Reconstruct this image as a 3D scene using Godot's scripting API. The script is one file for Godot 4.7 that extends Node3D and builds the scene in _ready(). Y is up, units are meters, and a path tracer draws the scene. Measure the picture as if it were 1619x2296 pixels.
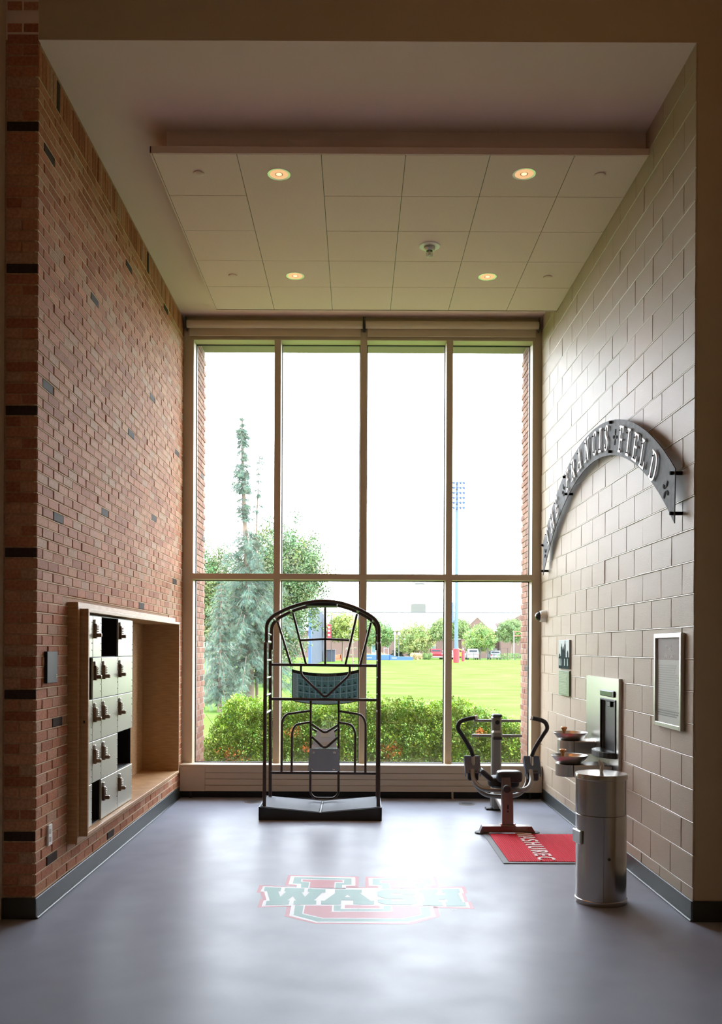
extends Node3D
# A tall glazed alcove: brick wall with lockers, painted block wall with fountain, two exercise
# machines in front of the window and a sports field outside. Metres, y up, camera looks along -z.

const EYE := 1.68
const XL := -1.985      # brick face
const XR := 2.088       # block face
const ZN := -5.637      # plane where the alcove opens
const ZW := -10.35      # inner face of the window frame
const CEIL := 5.445
const BRICK := 0.06773  # course height


var rng := RandomNumberGenerator.new()
var mats := {}
var M := {}

class G:
	var v := PackedVector3Array()
	var n := PackedVector3Array()
	var u := PackedVector2Array()

	func tri(a: Vector3, b: Vector3, c: Vector3, na: Vector3, nb: Vector3, nc: Vector3) -> void:
		if (b - a).cross(c - a).dot(na + nb + nc) > 0.0:
			v.append_array([a, c, b])
			n.append_array([na, nc, nb])
		else:
			v.append_array([a, b, c])
			n.append_array([na, nb, nc])

	func quad(a: Vector3, b: Vector3, c: Vector3, d: Vector3, m: Vector3) -> void:
		tri(a, b, c, m, m, m)
		tri(a, c, d, m, m, m)

	func uvquad(a: Vector3, b: Vector3, c: Vector3, d: Vector3, m: Vector3) -> void:   # a is the picture's top left, then clockwise
		var p := [a, b, c, d]
		var t := [Vector2(0, 0), Vector2(1, 0), Vector2(1, 1), Vector2(0, 1)]
		for k in [[0, 1, 2], [0, 2, 3]]:
			var i: Array = k
			if (p[i[1]] - p[i[0]]).cross(p[i[2]] - p[i[0]]).dot(m) > 0.0:
				i = [k[0], k[2], k[1]]
			for j in i:
				v.append(p[j])
				n.append(m)
				u.append(t[j])

	func box(c: Vector3, s: Vector3, b := 0.0, t := Transform3D()) -> void:
		var h := s / 2.0
		b = minf(b, minf(h.x, minf(h.y, h.z)) * 0.9)
		for i in 3:
			var j := (i + 1) % 3
			var k := (i + 2) % 3
			for si in [-1.0, 1.0]:
				var m := Vector3.ZERO
				m[i] = si
				var q := []
				for e in [[-1.0, -1.0], [1.0, -1.0], [1.0, 1.0], [-1.0, 1.0]]:
					var p := Vector3.ZERO
					p[i] = si * h[i]
					p[j] = e[0] * (h[j] - b)
					p[k] = e[1] * (h[k] - b)
					q.append(t * (c + p))
				quad(q[0], q[1], q[2], q[3], (t.basis * m).normalized())
			if b > 0.0:
				for si in [-1.0, 1.0]:
					for sj in [-1.0, 1.0]:
						var m2 := Vector3.ZERO
						m2[i] = si
						m2[j] = sj
						var q2 := []
						for e2 in [[0.0, -1.0], [1.0, -1.0], [1.0, 1.0], [0.0, 1.0]]:
							var p2 := Vector3.ZERO
							p2[i] = si * (h[i] - b * e2[0])
							p2[j] = sj * (h[j] - b * (1.0 - e2[0]))
							p2[k] = e2[1] * (h[k] - b)
							q2.append(t * (c + p2))
						quad(q2[0], q2[1], q2[2], q2[3], (t.basis * m2).normalized())
		if b > 0.0:
			for sx in [-1.0, 1.0]:
				for sy in [-1.0, 1.0]:
					for sz in [-1.0, 1.0]:
						var s3 := Vector3(sx, sy, sz)
						var m3: Vector3 = (t.basis * s3).normalized()
						tri(t * (c + s3 * Vector3(h.x, h.y - b, h.z - b)), t * (c + s3 * Vector3(h.x - b, h.y, h.z - b)), t * (c + s3 * Vector3(h.x - b, h.y - b, h.z)), m3, m3, m3)

	func span(a: Vector3, b: Vector3, bev := 0.0) -> void:   # box between two opposite corners
		box((a + b) / 2.0, (b - a).abs(), bev)

	func tube(pts: Array, r, sides := 8, caps := true) -> void:
		var count := pts.size()
		var side := Vector3.ZERO
		var last := []
		var lastn := []
		for i in count:
			var d: Vector3
			if i == 0:
				d = pts[1] - pts[0]
			elif i == count - 1:
				d = pts[i] - pts[i - 1]
			else:
				d = (pts[i + 1] - pts[i]).normalized() + (pts[i] - pts[i - 1]).normalized()
			d = d.normalized()
			if side == Vector3.ZERO:
				side = d.cross(Vector3.UP if absf(d.y) < 0.9 else Vector3.RIGHT).normalized()
			else:
				side = (side - d * side.dot(d)).normalized()
			var other := d.cross(side)
			var rad: float = r[i] if r is Array else r
			var ring := []
			var rn := []
			for k in sides:
				var a := TAU * k / sides
				var m := side * cos(a) + other * sin(a)
				ring.append(pts[i] + m * rad)
				rn.append(m)
			if i > 0:
				for k in sides:
					var q := (k + 1) % sides
					tri(last[k], last[q], ring[q], lastn[k], lastn[q], rn[q])
					tri(last[k], ring[q], ring[k], lastn[k], rn[q], rn[k])
			if caps and (i == 0 or i == count - 1):
				var m2 := -d if i == 0 else d
				for k in range(1, sides - 1):
					tri(ring[0], ring[k], ring[k + 1], m2, m2, m2)
			last = ring
			lastn = rn

	func lathe(prof: Array, t := Transform3D(), sides := 24, a0 := 0.0, a1 := TAU) -> void:   # prof: Vector2(radius, height) around local y
		var sn := []
		for i in prof.size() - 1:
			var e: Vector2 = prof[i + 1] - prof[i]
			sn.append(Vector2(e.y, -e.x).normalized())
		for i in prof.size() - 1:
			var n0: Vector2 = sn[i]
			var n1: Vector2 = sn[i]
			if i > 0 and sn[i - 1].dot(sn[i]) > 0.86:
				n0 = (sn[i - 1] + sn[i]).normalized()
			if i < sn.size() - 1 and sn[i + 1].dot(sn[i]) > 0.86:
				n1 = (sn[i + 1] + sn[i]).normalized()
			for k in sides:
				var b0 := lerpf(a0, a1, float(k) / sides)
				var b1 := lerpf(a0, a1, float(k + 1) / sides)
				var c0 := Vector3(cos(b0), 0, sin(b0))
				var c1 := Vector3(cos(b1), 0, sin(b1))
				var p: Vector2 = prof[i]
				var q: Vector2 = prof[i + 1]
				var A: Vector3 = t * (c0 * p.x + Vector3(0, p.y, 0))
				var B: Vector3 = t * (c1 * p.x + Vector3(0, p.y, 0))
				var C: Vector3 = t * (c1 * q.x + Vector3(0, q.y, 0))
				var D: Vector3 = t * (c0 * q.x + Vector3(0, q.y, 0))
				var nA := (t.basis * (c0 * n0.x + Vector3(0, n0.y, 0))).normalized()
				var nB := (t.basis * (c1 * n0.x + Vector3(0, n0.y, 0))).normalized()
				var nC := (t.basis * (c1 * n1.x + Vector3(0, n1.y, 0))).normalized()
				var nD := (t.basis * (c0 * n1.x + Vector3(0, n1.y, 0))).normalized()
				if p.x > 1e-6:
					tri(A, B, C, nA, nB, nC)
				if q.x > 1e-6:
					tri(A, C, D, nA, nC, nD)

	func prism(poly: Array, depth: float, t := Transform3D(), sides := true) -> void:   # outline in local xy, from z = 0 to depth
		var pk := PackedVector2Array(poly)
		var idx := Geometry2D.triangulate_polygon(pk)
		var zf := (t.basis * Vector3(0, 0, 1)).normalized() * signf(depth if depth != 0.0 else 1.0)
		for i in range(0, idx.size(), 3):
			var a: Vector2 = pk[idx[i]]
			var b: Vector2 = pk[idx[i + 1]]
			var c: Vector2 = pk[idx[i + 2]]
			tri(t * Vector3(a.x, a.y, depth), t * Vector3(b.x, b.y, depth), t * Vector3(c.x, c.y, depth), zf, zf, zf)
			if sides:
				tri(t * Vector3(a.x, a.y, 0), t * Vector3(b.x, b.y, 0), t * Vector3(c.x, c.y, 0), -zf, -zf, -zf)
		if not sides:
			return
		var turn := 1.0 if not Geometry2D.is_polygon_clockwise(pk) else -1.0
		for i in pk.size():
			var a2: Vector2 = pk[i]
			var b2: Vector2 = pk[(i + 1) % pk.size()]
			var e := b2 - a2
			if e.length() < 1e-7:
				continue
			var m := (t.basis * Vector3(e.y * turn, -e.x * turn, 0)).normalized()
			quad(t * Vector3(a2.x, a2.y, 0), t * Vector3(b2.x, b2.y, 0), t * Vector3(b2.x, b2.y, depth), t * Vector3(a2.x, a2.y, depth), m)

	func ball(c: Vector3, r: Vector3, sides := 14, rings := 8) -> void:
		var prof := []
		for i in rings + 1:
			var a := PI * i / rings - PI / 2
			prof.append(Vector2(maxf(cos(a), 0.0) if i > 0 and i < rings else 0.0, sin(a)))
		lathe(prof, Transform3D(Basis.from_scale(r), c), sides)

	func pillow(c: Vector3, h: Vector3, e := 0.35, sides := 28, rings := 16) -> void:   # rounded cushion block
		var grid := []
		for i in rings + 1:
			var a := PI * i / rings - PI / 2
			var row := []
			for k in sides:
				var b := TAU * k / sides
				var f := func(x: float, p: float) -> float: return signf(x) * pow(absf(x), p)
				var d := Vector3(f.call(cos(a), e) * f.call(cos(b), e), f.call(sin(a), e), f.call(cos(a), e) * f.call(sin(b), e))
				var m := Vector3(f.call(cos(a), 2 - e) * f.call(cos(b), 2 - e) / h.x, f.call(sin(a), 2 - e) / h.y, f.call(cos(a), 2 - e) * f.call(sin(b), 2 - e) / h.z)
				row.append([c + d * h, m.normalized() if m.length() > 1e-6 else Vector3(0, signf(a), 0)])
			grid.append(row)
		for i in rings:
			for k in sides:
				var q := (k + 1) % sides
				var A: Array = grid[i][k]
				var B: Array = grid[i][q]
				var C: Array = grid[i + 1][q]
				var D: Array = grid[i + 1][k]
				tri(A[0], B[0], C[0], A[1], B[1], C[1])
				tri(A[0], C[0], D[0], A[1], C[1], D[1])

	func mesh(off := Vector3.ZERO) -> ArrayMesh:
		var w := v
		if off != Vector3.ZERO:
			w = PackedVector3Array()
			w.resize(v.size())
			for i in v.size():
				w[i] = v[i] - off
		var arr := []
		arr.resize(Mesh.ARRAY_MAX)
		arr[Mesh.ARRAY_VERTEX] = w
		arr[Mesh.ARRAY_NORMAL] = n
		if u.size() == v.size():
			arr[Mesh.ARRAY_TEX_UV] = u
		var m := ArrayMesh.new()
		m.add_surface_from_arrays(Mesh.PRIMITIVE_TRIANGLES, arr)
		return m

func smooth_path(pts: Array, r: float, steps := 5) -> Array:   # rounds the corners of a polyline
	var out := [pts[0]]
	for i in range(1, pts.size() - 1):
		var p: Vector3 = pts[i]
		var a: Vector3 = pts[i - 1] - p
		var b: Vector3 = pts[i + 1] - p
		var k := minf(r, minf(a.length(), b.length()) * 0.48)
		var s := p + a.normalized() * k
		var e := p + b.normalized() * k
		for j in steps + 1:
			var t := float(j) / steps
			out.append(s.lerp(p, t).lerp(p.lerp(e, t), t))
	out.append(pts[pts.size() - 1])
	return out

func rgb(r: float, g: float, b: float) -> Color:
	return Color(r / 255.0, g / 255.0, b / 255.0)

func mat(c: Color, rough := 0.6, metal := 0.0, spec := 0.5) -> StandardMaterial3D:
	var m := StandardMaterial3D.new()
	m.albedo_color = c
	m.roughness = rough
	m.metallic = metal
	m.metallic_specular = spec
	return m

func noise_tex(freq: float, lo: Color, hi: Color, size := 256, kind := FastNoiseLite.TYPE_SIMPLEX_SMOOTH, sd := 1, mid := -1.0) -> NoiseTexture2D:
	var f := FastNoiseLite.new()
	f.noise_type = kind
	f.frequency = freq
	f.seed = sd
	f.fractal_octaves = 4
	var t := NoiseTexture2D.new()
	t.width = size
	t.height = size
	t.seamless = true
	t.noise = f
	var g := Gradient.new()
	g.set_color(0, lo)
	g.set_color(1, hi)
	if mid >= 0.0:
		g.set_offset(0, mid)
		g.set_offset(1, mid + 0.13)
	t.color_ramp = g
	return t

func tri_tex(m: StandardMaterial3D, scale: Vector3) -> StandardMaterial3D:
	m.uv1_triplanar = true
	m.uv1_world_triplanar = true
	m.uv1_scale = scale
	return m

func numbered(called: String, parent: Node) -> String:
	var key := called + "@" + str(parent.get_instance_id())
	mats[key] = mats.get(key, -1) + 1
	return called if mats[key] == 0 else "%s_%03d" % [called, mats[key]]

func thing(called: String, label: String, category: String, at := Vector3.ZERO, group := "") -> Node3D:
	var o := Node3D.new()
	o.name = numbered(called, self)
	add_child(o, true)
	o.position = at
	o.set_meta("label", label)
	o.set_meta("category", category)
	if group != "":
		o.set_meta("group", group)
	return o

func structure(called: String, label: String) -> Node3D:
	var o := Node3D.new()
	o.name = called
	add_child(o, true)
	o.set_meta("kind", "structure")
	o.set_meta("label", label)
	return o

func world_of(p: Node) -> Vector3:
	var w := Vector3.ZERO
	var q: Node = p
	while q != self and q is Node3D:
		w += (q as Node3D).position
		q = q.get_parent()
	return w

func part(parent: Node, called: String, g: G, m: Material, label := "", local := false) -> MeshInstance3D:   # g holds scene coordinates unless local
	var o := MeshInstance3D.new()
	o.mesh = g.mesh(Vector3.ZERO if local else world_of(parent))
	o.material_override = m
	o.name = numbered(called, parent)
	parent.add_child(o, true)
	if label != "":
		o.set_meta("label", label)
	return o

func shared(parent: Node, called: String, m: Mesh, mt: Material, at: Vector3, basis := Basis()) -> MeshInstance3D:
	var o := MeshInstance3D.new()
	o.mesh = m
	o.material_override = mt
	o.transform = Transform3D(basis, at - world_of(parent))
	o.name = numbered(called, parent)
	parent.add_child(o, true)
	return o

func swarm(parent: Node, called: String, m: Mesh, mt: Material, where: Array, colors: Array) -> MultiMeshInstance3D:
	var mm := MultiMesh.new()
	mm.transform_format = MultiMesh.TRANSFORM_3D
	mm.use_colors = true
	mm.mesh = m
	mm.instance_count = where.size()
	var w := world_of(parent)
	for i in where.size():
		var t: Transform3D = where[i]
		mm.set_instance_transform(i, Transform3D(t.basis, t.origin - w))
		mm.set_instance_color(i, colors[i % colors.size()])
	var o := MultiMeshInstance3D.new()
	o.multimesh = mm
	o.material_override = mt
	o.name = numbered(called, parent)
	o.set_meta("kind", "stuff")
	parent.add_child(o, true)
	return o

func lin(c: Color) -> Color:
	return c.srgb_to_linear()

func text_part(parent: Node, called: String, words: String, height: float, depth: float, m: Material, t: Transform3D, face := "Droid Sans", bold := false, squeeze := 1.0) -> MeshInstance3D:
	var f := SystemFont.new()
	f.font_names = PackedStringArray([face])
	if bold:
		f.font_weight = 700
	var tm := TextMesh.new()
	tm.text = words
	tm.font = f
	tm.font_size = 64
	tm.pixel_size = height / 64.0 / 0.72     # cap height of about 0.72 em
	tm.depth = depth
	tm.curve_step = 2.0
	var o := MeshInstance3D.new()
	o.mesh = tm
	o.material_override = m
	o.transform = Transform3D(t.basis * Basis.from_scale(Vector3(squeeze, 1, 1)), t.origin - world_of(parent))
	o.name = numbered(called, parent)
	parent.add_child(o, true)
	return o

func _ready() -> void:
	rng.seed = 7
	camera_and_light()
	materials()
	shell()
	brick_wall()
	block_wall()
	ceiling_parts()
	window_wall()
	convector()
	lockers()
	wall_items()
	arch_sign()
	fountain()
	stretcher()
	rower()
	floor_items()
	outdoors()

func camera_and_light() -> void:
	var cam := Camera3D.new()
	cam.name = "camera"
	cam.position = Vector3(0, EYE, 0)
	cam.rotation.z = 0.0045
	var near := 0.05
	var k := near / 2040.0
	cam.set_frustum(2296.0 * k, Vector2(9.5 * k, 307.0 * k), near, 1500.0)
	cam.current = true
	add_child(cam)
	var env := Environment.new()
	env.tonemap_mode = Environment.TONE_MAPPER_LINEAR
	env.tonemap_exposure = 1.0
	var sm := ProceduralSkyMaterial.new()
	sm.sky_top_color = Color(0.90, 0.95, 1.0)
	sm.sky_horizon_color = Color(1, 1, 1)
	sm.sky_curve = 0.15
	sm.sky_energy_multiplier = 3.3
	sm.ground_horizon_color = Color(0.62, 0.66, 0.5)
	sm.ground_bottom_color = Color(0.4, 0.45, 0.3)
	sm.ground_energy_multiplier = 1.5
	var sky := Sky.new()
	sky.sky_material = sm
	env.background_mode = Environment.BG_SKY
	env.sky = sky
	env.sdfgi_enabled = true
	env.ssao_enabled = true
	env.ssil_enabled = true
	var we := WorldEnvironment.new()
	we.name = "environment"
	we.environment = env
	add_child(we)
	var sun := DirectionalLight3D.new()       # a veiled sun high on the right, behind thin cloud
	sun.name = "sun"
	sun.light_color = Color(1.0, 0.97, 0.9)
	sun.light_energy = 1.0
	sun.light_angular_distance = 12.0
	sun.shadow_enabled = true
	add_child(sun)
	sun.look_at_from_position(Vector3(0.9, 1.3, 0.04) * 50.0, Vector3.ZERO)

func materials() -> void:
	var grain := noise_tex(0.03, Color(0.80, 0.78, 0.76), Color(1, 1, 1), 256, FastNoiseLite.TYPE_SIMPLEX_SMOOTH, 3)
	var pits := noise_tex(0.16, Color(0, 0, 0), Color(1, 1, 1), 512, FastNoiseLite.TYPE_SIMPLEX_SMOOTH, 5)
	var tones := [rgb(196, 140, 108), rgb(190, 130, 100), rgb(204, 152, 120), rgb(182, 122, 93), rgb(198, 150, 123), rgb(200, 138, 108), rgb(194, 156, 130), rgb(174, 114, 87)]
	M.bricks = []
	for c in tones:
		var b := tri_tex(mat(c, 0.72, 0.0, 0.25), Vector3(5, 5, 5))
		b.albedo_texture = grain
		M.bricks.append(b)
	M.tones = tones
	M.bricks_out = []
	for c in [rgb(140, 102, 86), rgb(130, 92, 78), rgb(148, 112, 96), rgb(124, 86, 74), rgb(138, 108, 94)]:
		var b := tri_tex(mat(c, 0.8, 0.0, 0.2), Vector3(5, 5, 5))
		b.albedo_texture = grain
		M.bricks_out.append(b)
	var dk := tri_tex(mat(rgb(72, 60, 56), 0.7, 0.0, 0.2), Vector3(5, 5, 5))
	dk.albedo_texture = grain
	M.brick_dark = dk
	var bs := tri_tex(mat(Color.WHITE, 0.72, 0.0, 0.25), Vector3(5, 5, 5))
	bs.albedo_texture = grain
	bs.vertex_color_use_as_albedo = true
	M.brick_any = bs
	var mo := tri_tex(mat(rgb(188, 150, 118), 0.85), Vector3(4, 4, 4))
	mo.albedo_texture = grain
	M.mortar = mo
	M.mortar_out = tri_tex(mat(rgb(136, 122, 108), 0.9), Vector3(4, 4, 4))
	var cm := mat(rgb(184, 165, 142), 0.46, 0.0, 0.36)
	cm.heightmap_enabled = true
	cm.heightmap_texture = noise_tex(0.11, Color(0, 0, 0), Color(1, 1, 1), 512, FastNoiseLite.TYPE_SIMPLEX, 15, 0.27)
	cm.heightmap_scale = 0.14
	M.cmu = cm
	M.paint = mat(rgb(190, 172, 146), 0.7)
	M.ceil = mat(rgb(222, 198, 186), 0.85)
	M.tile = tri_tex(mat(rgb(230, 206, 194), 0.85), Vector3(2, 2, 2))
	M.tile.albedo_texture = noise_tex(0.2, Color(0.93, 0.93, 0.93), Color(1, 1, 1), 256, FastNoiseLite.TYPE_SIMPLEX_SMOOTH, 8)
	var fl := tri_tex(mat(rgb(146, 150, 163), 1.0, 0.0, 0.5), Vector3(0.35, 0.35, 0.35))
	fl.albedo_texture = noise_tex(0.012, Color(0.94, 0.94, 0.945), Color(1, 1, 1), 512, FastNoiseLite.TYPE_SIMPLEX_SMOOTH, 11)
	fl.roughness_texture = noise_tex(0.01, Color(0.34, 0.34, 0.34), Color(0.43, 0.43, 0.43), 512, FastNoiseLite.TYPE_SIMPLEX_SMOOTH, 12)
	fl.roughness_texture_channel = BaseMaterial3D.TEXTURE_CHANNEL_RED
	fl.metallic_specular = 0.27
	M.floor = fl
	M.base = mat(rgb(52, 56, 54), 0.45)
	M.frame = mat(rgb(186, 170, 146), 0.5)
	M.frame_dark = mat(rgb(52, 50, 50), 0.5)
	M.cabinet = mat(rgb(182, 164, 140), 0.5)
	M.black = mat(rgb(22, 21, 21), 0.5)
	M.shade = mat(rgb(200, 184, 160), 0.9)
	var gl := mat(Color(1, 1, 1, 0.03), 0.0)
	gl.transparency = BaseMaterial3D.TRANSPARENCY_ALPHA
	M.glass = gl
	M.steel = mat(rgb(170, 163, 156), 0.22, 1.0)
	M.steel_plain = mat(rgb(184, 182, 178), 0.3, 1.0)
	M.chrome = mat(rgb(210, 208, 204), 0.12, 1.0)
	M.white = mat(rgb(225, 222, 214), 0.45)
	var wd := tri_tex(mat(rgb(192, 152, 108), 0.5), Vector3(0.8, 7, 0.8))
	wd.albedo_texture = noise_tex(0.03, Color(0.86, 0.83, 0.78), Color(1, 1, 1), 256, FastNoiseLite.TYPE_SIMPLEX_SMOOTH, 21)
	M.maple = wd
	M.locker = mat(rgb(196, 196, 182), 0.34, 0.25)
	M.dark_steel = mat(rgb(66, 56, 52), 0.36, 0.4)
	M.rubber = mat(rgb(28, 28, 30), 0.6)

func shell() -> void:
	var f := structure("floor", "blue-grey smooth rubber floor")
	var g := G.new()
	g.span(Vector3(-2.4, -0.2, 3.0), Vector3(2.6, 0, -10.6))
	part(f, "floor_slab", g, M.floor)
	# corridor the photograph is taken from: side walls, back wall, ceiling and the header over the opening
	var h := structure("wall_header", "plain painted bulkhead above the alcove opening")
	g = G.new()
	g.span(Vector3(XL - 0.002, CEIL + 0.004, ZN), Vector3(XR + 0.012, 6.3, ZN - 0.25))
	part(h, "bulkhead", g, M.paint)
	var cl := structure("wall_corridor_left", "beige painted corridor wall left of the brick pier")
	g = G.new()
	g.span(Vector3(-2.4, 0, 3.0), Vector3(-2.19, 6.3, ZN + 0.005))
	part(cl, "wall_face", g, M.paint)
	var cr := structure("wall_corridor_right", "beige painted return wall right of the block wall")
	g = G.new()
	g.span(Vector3(XR + 0.012, 0, ZN), Vector3(2.6, 6.3, ZN - 0.3))
	part(cr, "wall_return", g, M.paint)
	g = G.new()
	g.span(Vector3(2.30, 0, 3.0), Vector3(2.6, 6.3, ZN))
	part(cr, "wall_face", g, M.paint)
	var cb := structure("wall_corridor_back", "corridor wall behind the viewer")
	g = G.new()
	g.span(Vector3(-2.4, 0, 3.0), Vector3(2.6, 6.3, 3.2))
	part(cb, "wall_face", g, M.paint)
	var cc := structure("ceiling_corridor", "corridor ceiling")
	g = G.new()
	g.span(Vector3(-2.4, 6.3, 3.2), Vector3(2.6, 6.5, ZN - 0.25))
	part(cc, "ceiling_slab", g, M.ceil)
	for i in 2:
		var gp := Vector3(1.3 - 0.5 * i, 5.75, -3.0 + 1.6 * i)
		var lt := thing("globe_pendant", "warm glass globe pendant in the corridor, %s the viewer" % ["ahead of", "above"][i], "ceiling light", gp)
		g = G.new()
		g.ball(gp, Vector3(0.09, 0.09, 0.09), 20, 12)
		var em := mat(Color(1, 0.8, 0.6), 0.5)
		em.emission_enabled = true
		em.emission = Color(1, 0.7, 0.42)
		em.emission_energy_multiplier = 2.0
		part(lt, "globe", g, em)
		g = G.new()
		g.tube([gp + Vector3(0, 0.085, 0), gp + Vector3(0, 0.55, 0)], 0.008, 8)
		part(lt, "stem", g, M.base)
		var lamp := OmniLight3D.new()
		lamp.name = "globe_lamp"
		lamp.position = gp
		lamp.omni_range = 30.0
		lamp.omni_attenuation = 2.0
		lamp.light_color = Color(1.0, 0.74, 0.46)
		lamp.light_energy = 0.12
		lamp.light_size = 0.08
		lamp.shadow_enabled = true
		add_child(lamp, true)
	# black cove base along the walls
	var bl := structure("baseboard_left", "black rubber cove base along the brick wall")
	g = G.new()
	g.span(Vector3(XL - 0.01, 0, ZN + 0.012), Vector3(XL + 0.008, 0.128, -10.2), 0.003)
	g.span(Vector3(XL - 0.01, 0, ZN + 0.012), Vector3(XL + 0.02, 0.012, -10.2), 0.006)
	part(bl, "cove_base", g, M.base)
	g = G.new()
	g.span(Vector3(-2.19, 0, ZN - 0.01), Vector3(XL + 0.008, 0.128, ZN + 0.014), 0.003)
	part(bl, "cove_base", g, M.base)
	var br := structure("baseboard_right", "black rubber cove base along the block wall")
	g = G.new()
	g.span(Vector3(XR + 0.01, 0, ZN + 0.012), Vector3(XR - 0.008, 0.128, -10.2), 0.003)
	g.span(Vector3(XR + 0.01, 0, ZN + 0.012), Vector3(XR - 0.02, 0.012, -10.2), 0.006)
	part(br, "cove_base", g, M.base)
	g = G.new()
	g.span(Vector3(2.30, 0, ZN - 0.01), Vector3(XR - 0.008, 0.128, ZN + 0.014), 0.003)
	part(br, "cove_base", g, M.base)

func brick_mesh(l: float, h: float) -> ArrayMesh:   # faces +x
	var g := G.new()
	g.box(Vector3(-0.02, 0, 0), Vector3(0.04, h, l), 0.0035)
	return g.mesh()

func jitter() -> Basis:
	return Basis.from_euler(Vector3(rng.randfn(0, 0.006), rng.randfn(0, 0.008), rng.randfn(0, 0.012)))

func brick_wall() -> void:
	var w := structure("wall_left", "red brick wall with scattered dark bricks and a soldier course under the ceiling")
	var z0 := ZN
	var z1 := -10.62
	var hole := [0.345, 1.98, -6.27, -9.58]       # y0 y1 z0 z1 of the locker niche
	var g := G.new()
	var xm := XL - 0.007
	g.span(Vector3(-2.5, 0, z0 - 0.004), Vector3(xm, hole[0], z1))
	g.span(Vector3(-2.5, hole[1], z0 - 0.004), Vector3(xm, 5.8, z1))
	g.span(Vector3(-2.5, hole[0], z0 - 0.004), Vector3(xm, hole[1], hole[2]))
	g.span(Vector3(-2.5, hole[0], hole[3]), Vector3(xm, hole[1], z1))
	part(w, "mortar", g, M.mortar)
	var pointing := tri_tex(mat(rgb(210, 186, 156), 0.8, 0.0, 0.3), Vector3(4, 4, 4))
	for i in range(2, int(5.24 / BRICK) + 1):
		var y := i * BRICK
		var runs := [[z0 - 0.001, z1]]
		if y > hole[0] and y < hole[1]:
			runs = [[z0 - 0.001, hole[2]], [hole[3], z1]]
		for r in runs:
			var q := G.new()
			q.box(Vector3(XL - 0.0115, y + rng.randfn(0, 0.0006), (r[0] + r[1]) / 2), Vector3(0.021, 0.0078, r[0] - r[1]), 0.002)
			part(w, "bed_joint", q, pointing)
	var whole := brick_mesh(0.1932, 0.0585)
	var half := brick_mesh(0.0916, 0.0585)
	var header := brick_mesh(0.0585, 0.1932)
	var dark := [[6.039, 5.35], [5.878, 4.84], [6.904, 4.294], [7.912, 4.975], [9.452, 5.202], [5.846, 3.376], [8.831, 4.108], [7.969, 3.558], [10.024, 3.809], [6.032, 2.549], [7.175, 2.744], [8.933, 2.954], [8.411, 2.063], [6.051, 1.188], [5.973, 0.304], [8.599, 5.35], [9.9, 2.4], [7.4, 0.22]]
	var list := []
	var courses := int(5.24 / BRICK)
	for i in courses:
		var y := (i + 0.5) * BRICK
		var z := z0
		var first := true
		while z > z1 + 0.1:
			var l := 0.1016 if first and i % 2 == 1 else 0.2032
			var zc := z - l / 2
			first = false
			z -= l
			if y > 0.31 and y < 2.01 and zc < -6.2 and zc > -9.66:
				continue
			if y < 0.09:
				continue
			list.append([-zc, y, l, 0])
	var top := courses * BRICK
	var zz := z0 - BRICK / 2
	while zz > z1:
		list.append([-zz, top + 0.1016, BRICK, 1])
		zz -= BRICK
	for d in dark:                                 # the brick nearest each dark spot
		var best = null
		var far := 9.0
		for b in list:
			var e := Vector2(b[0] - d[0], b[1] - d[1]).length()
			if e < far:
				far = e
				best = b
		best.append(true)
	list.sort_custom(func(a, b): return a[0] < b[0])
	var rest := []
	var cols := []
	var count := 0
	for b in list:
		var at := Vector3(XL + rng.randfn(0, 0.0014), b[1] + rng.randfn(0, 0.0012), -b[0])
		var m: Mesh = header if b[3] == 1 else (half if b[2] < 0.15 else whole)
		var k := rng.randi() % 8 if rng.randf() < 0.85 else 1
		var bs := jitter()
		if b.size() > 4:
			shared(w, "dark_brick", m, M.brick_dark, at, bs)
		elif b[3] == 1:
			shared(w, "soldier_brick", m, M.bricks[k], at, bs)
		elif count < 300:
			count += 1
			shared(w, "brick", m, M.bricks[k], at, bs)
		else:
			rest.append(Transform3D(bs if b[2] > 0.15 else bs * Basis.from_scale(Vector3(1, 1, 0.474)), at))
			var c: Color = M.tones[k]
			cols.append(lin(c))
	swarm(w, "brickwork", whole, M.brick_any, rest, cols)
	# end of the brick wall facing the viewer
	var e2 := structure("wall_pier_left", "dark end face of the brick wall beside the corridor")
	g = G.new()
	g.span(Vector3(-2.36, 0, z0 - 0.012), Vector3(XL - 0.013, 6.3, z0 - 0.2))
	part(e2, "mortar", g, M.mortar)
	var endm := G.new()
	endm.box(Vector3(0, 0, -0.02), Vector3(0.195, 0.0585, 0.04), 0.0035)
	var endbrick := endm.mesh()
	for i in 92:
		if i < 2:
			continue
		var yb := (i + 0.5) * BRICK
		var k2 := rng.randi() % 8
		if i % 13 == 7:
			shared(e2, "dark_brick", endbrick, M.brick_dark, Vector3(-2.086, yb, z0 + rng.randfn(0, 0.001)))
		elif i % 2 == 0:
			shared(e2, "brick", endbrick, M.bricks[k2], Vector3(-2.086, yb, z0 + rng.randfn(0, 0.001)))
		else:
			for sx in [-0.0505, 0.0505]:
				shared(e2, "brick", endbrick, M.bricks[rng.randi() % 8], Vector3(-2.086 + sx, yb, z0 + rng.randfn(0, 0.001)), Basis.from_scale(Vector3(0.47, 1, 1)))

func flat_uv(g: G, shift: Vector2) -> void:   # three texture repeats to the metre across a wall that faces x
	for p in g.v:
		g.u.append(Vector2(p.z + p.x, p.y + p.x) * 3.0 + shift)

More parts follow.
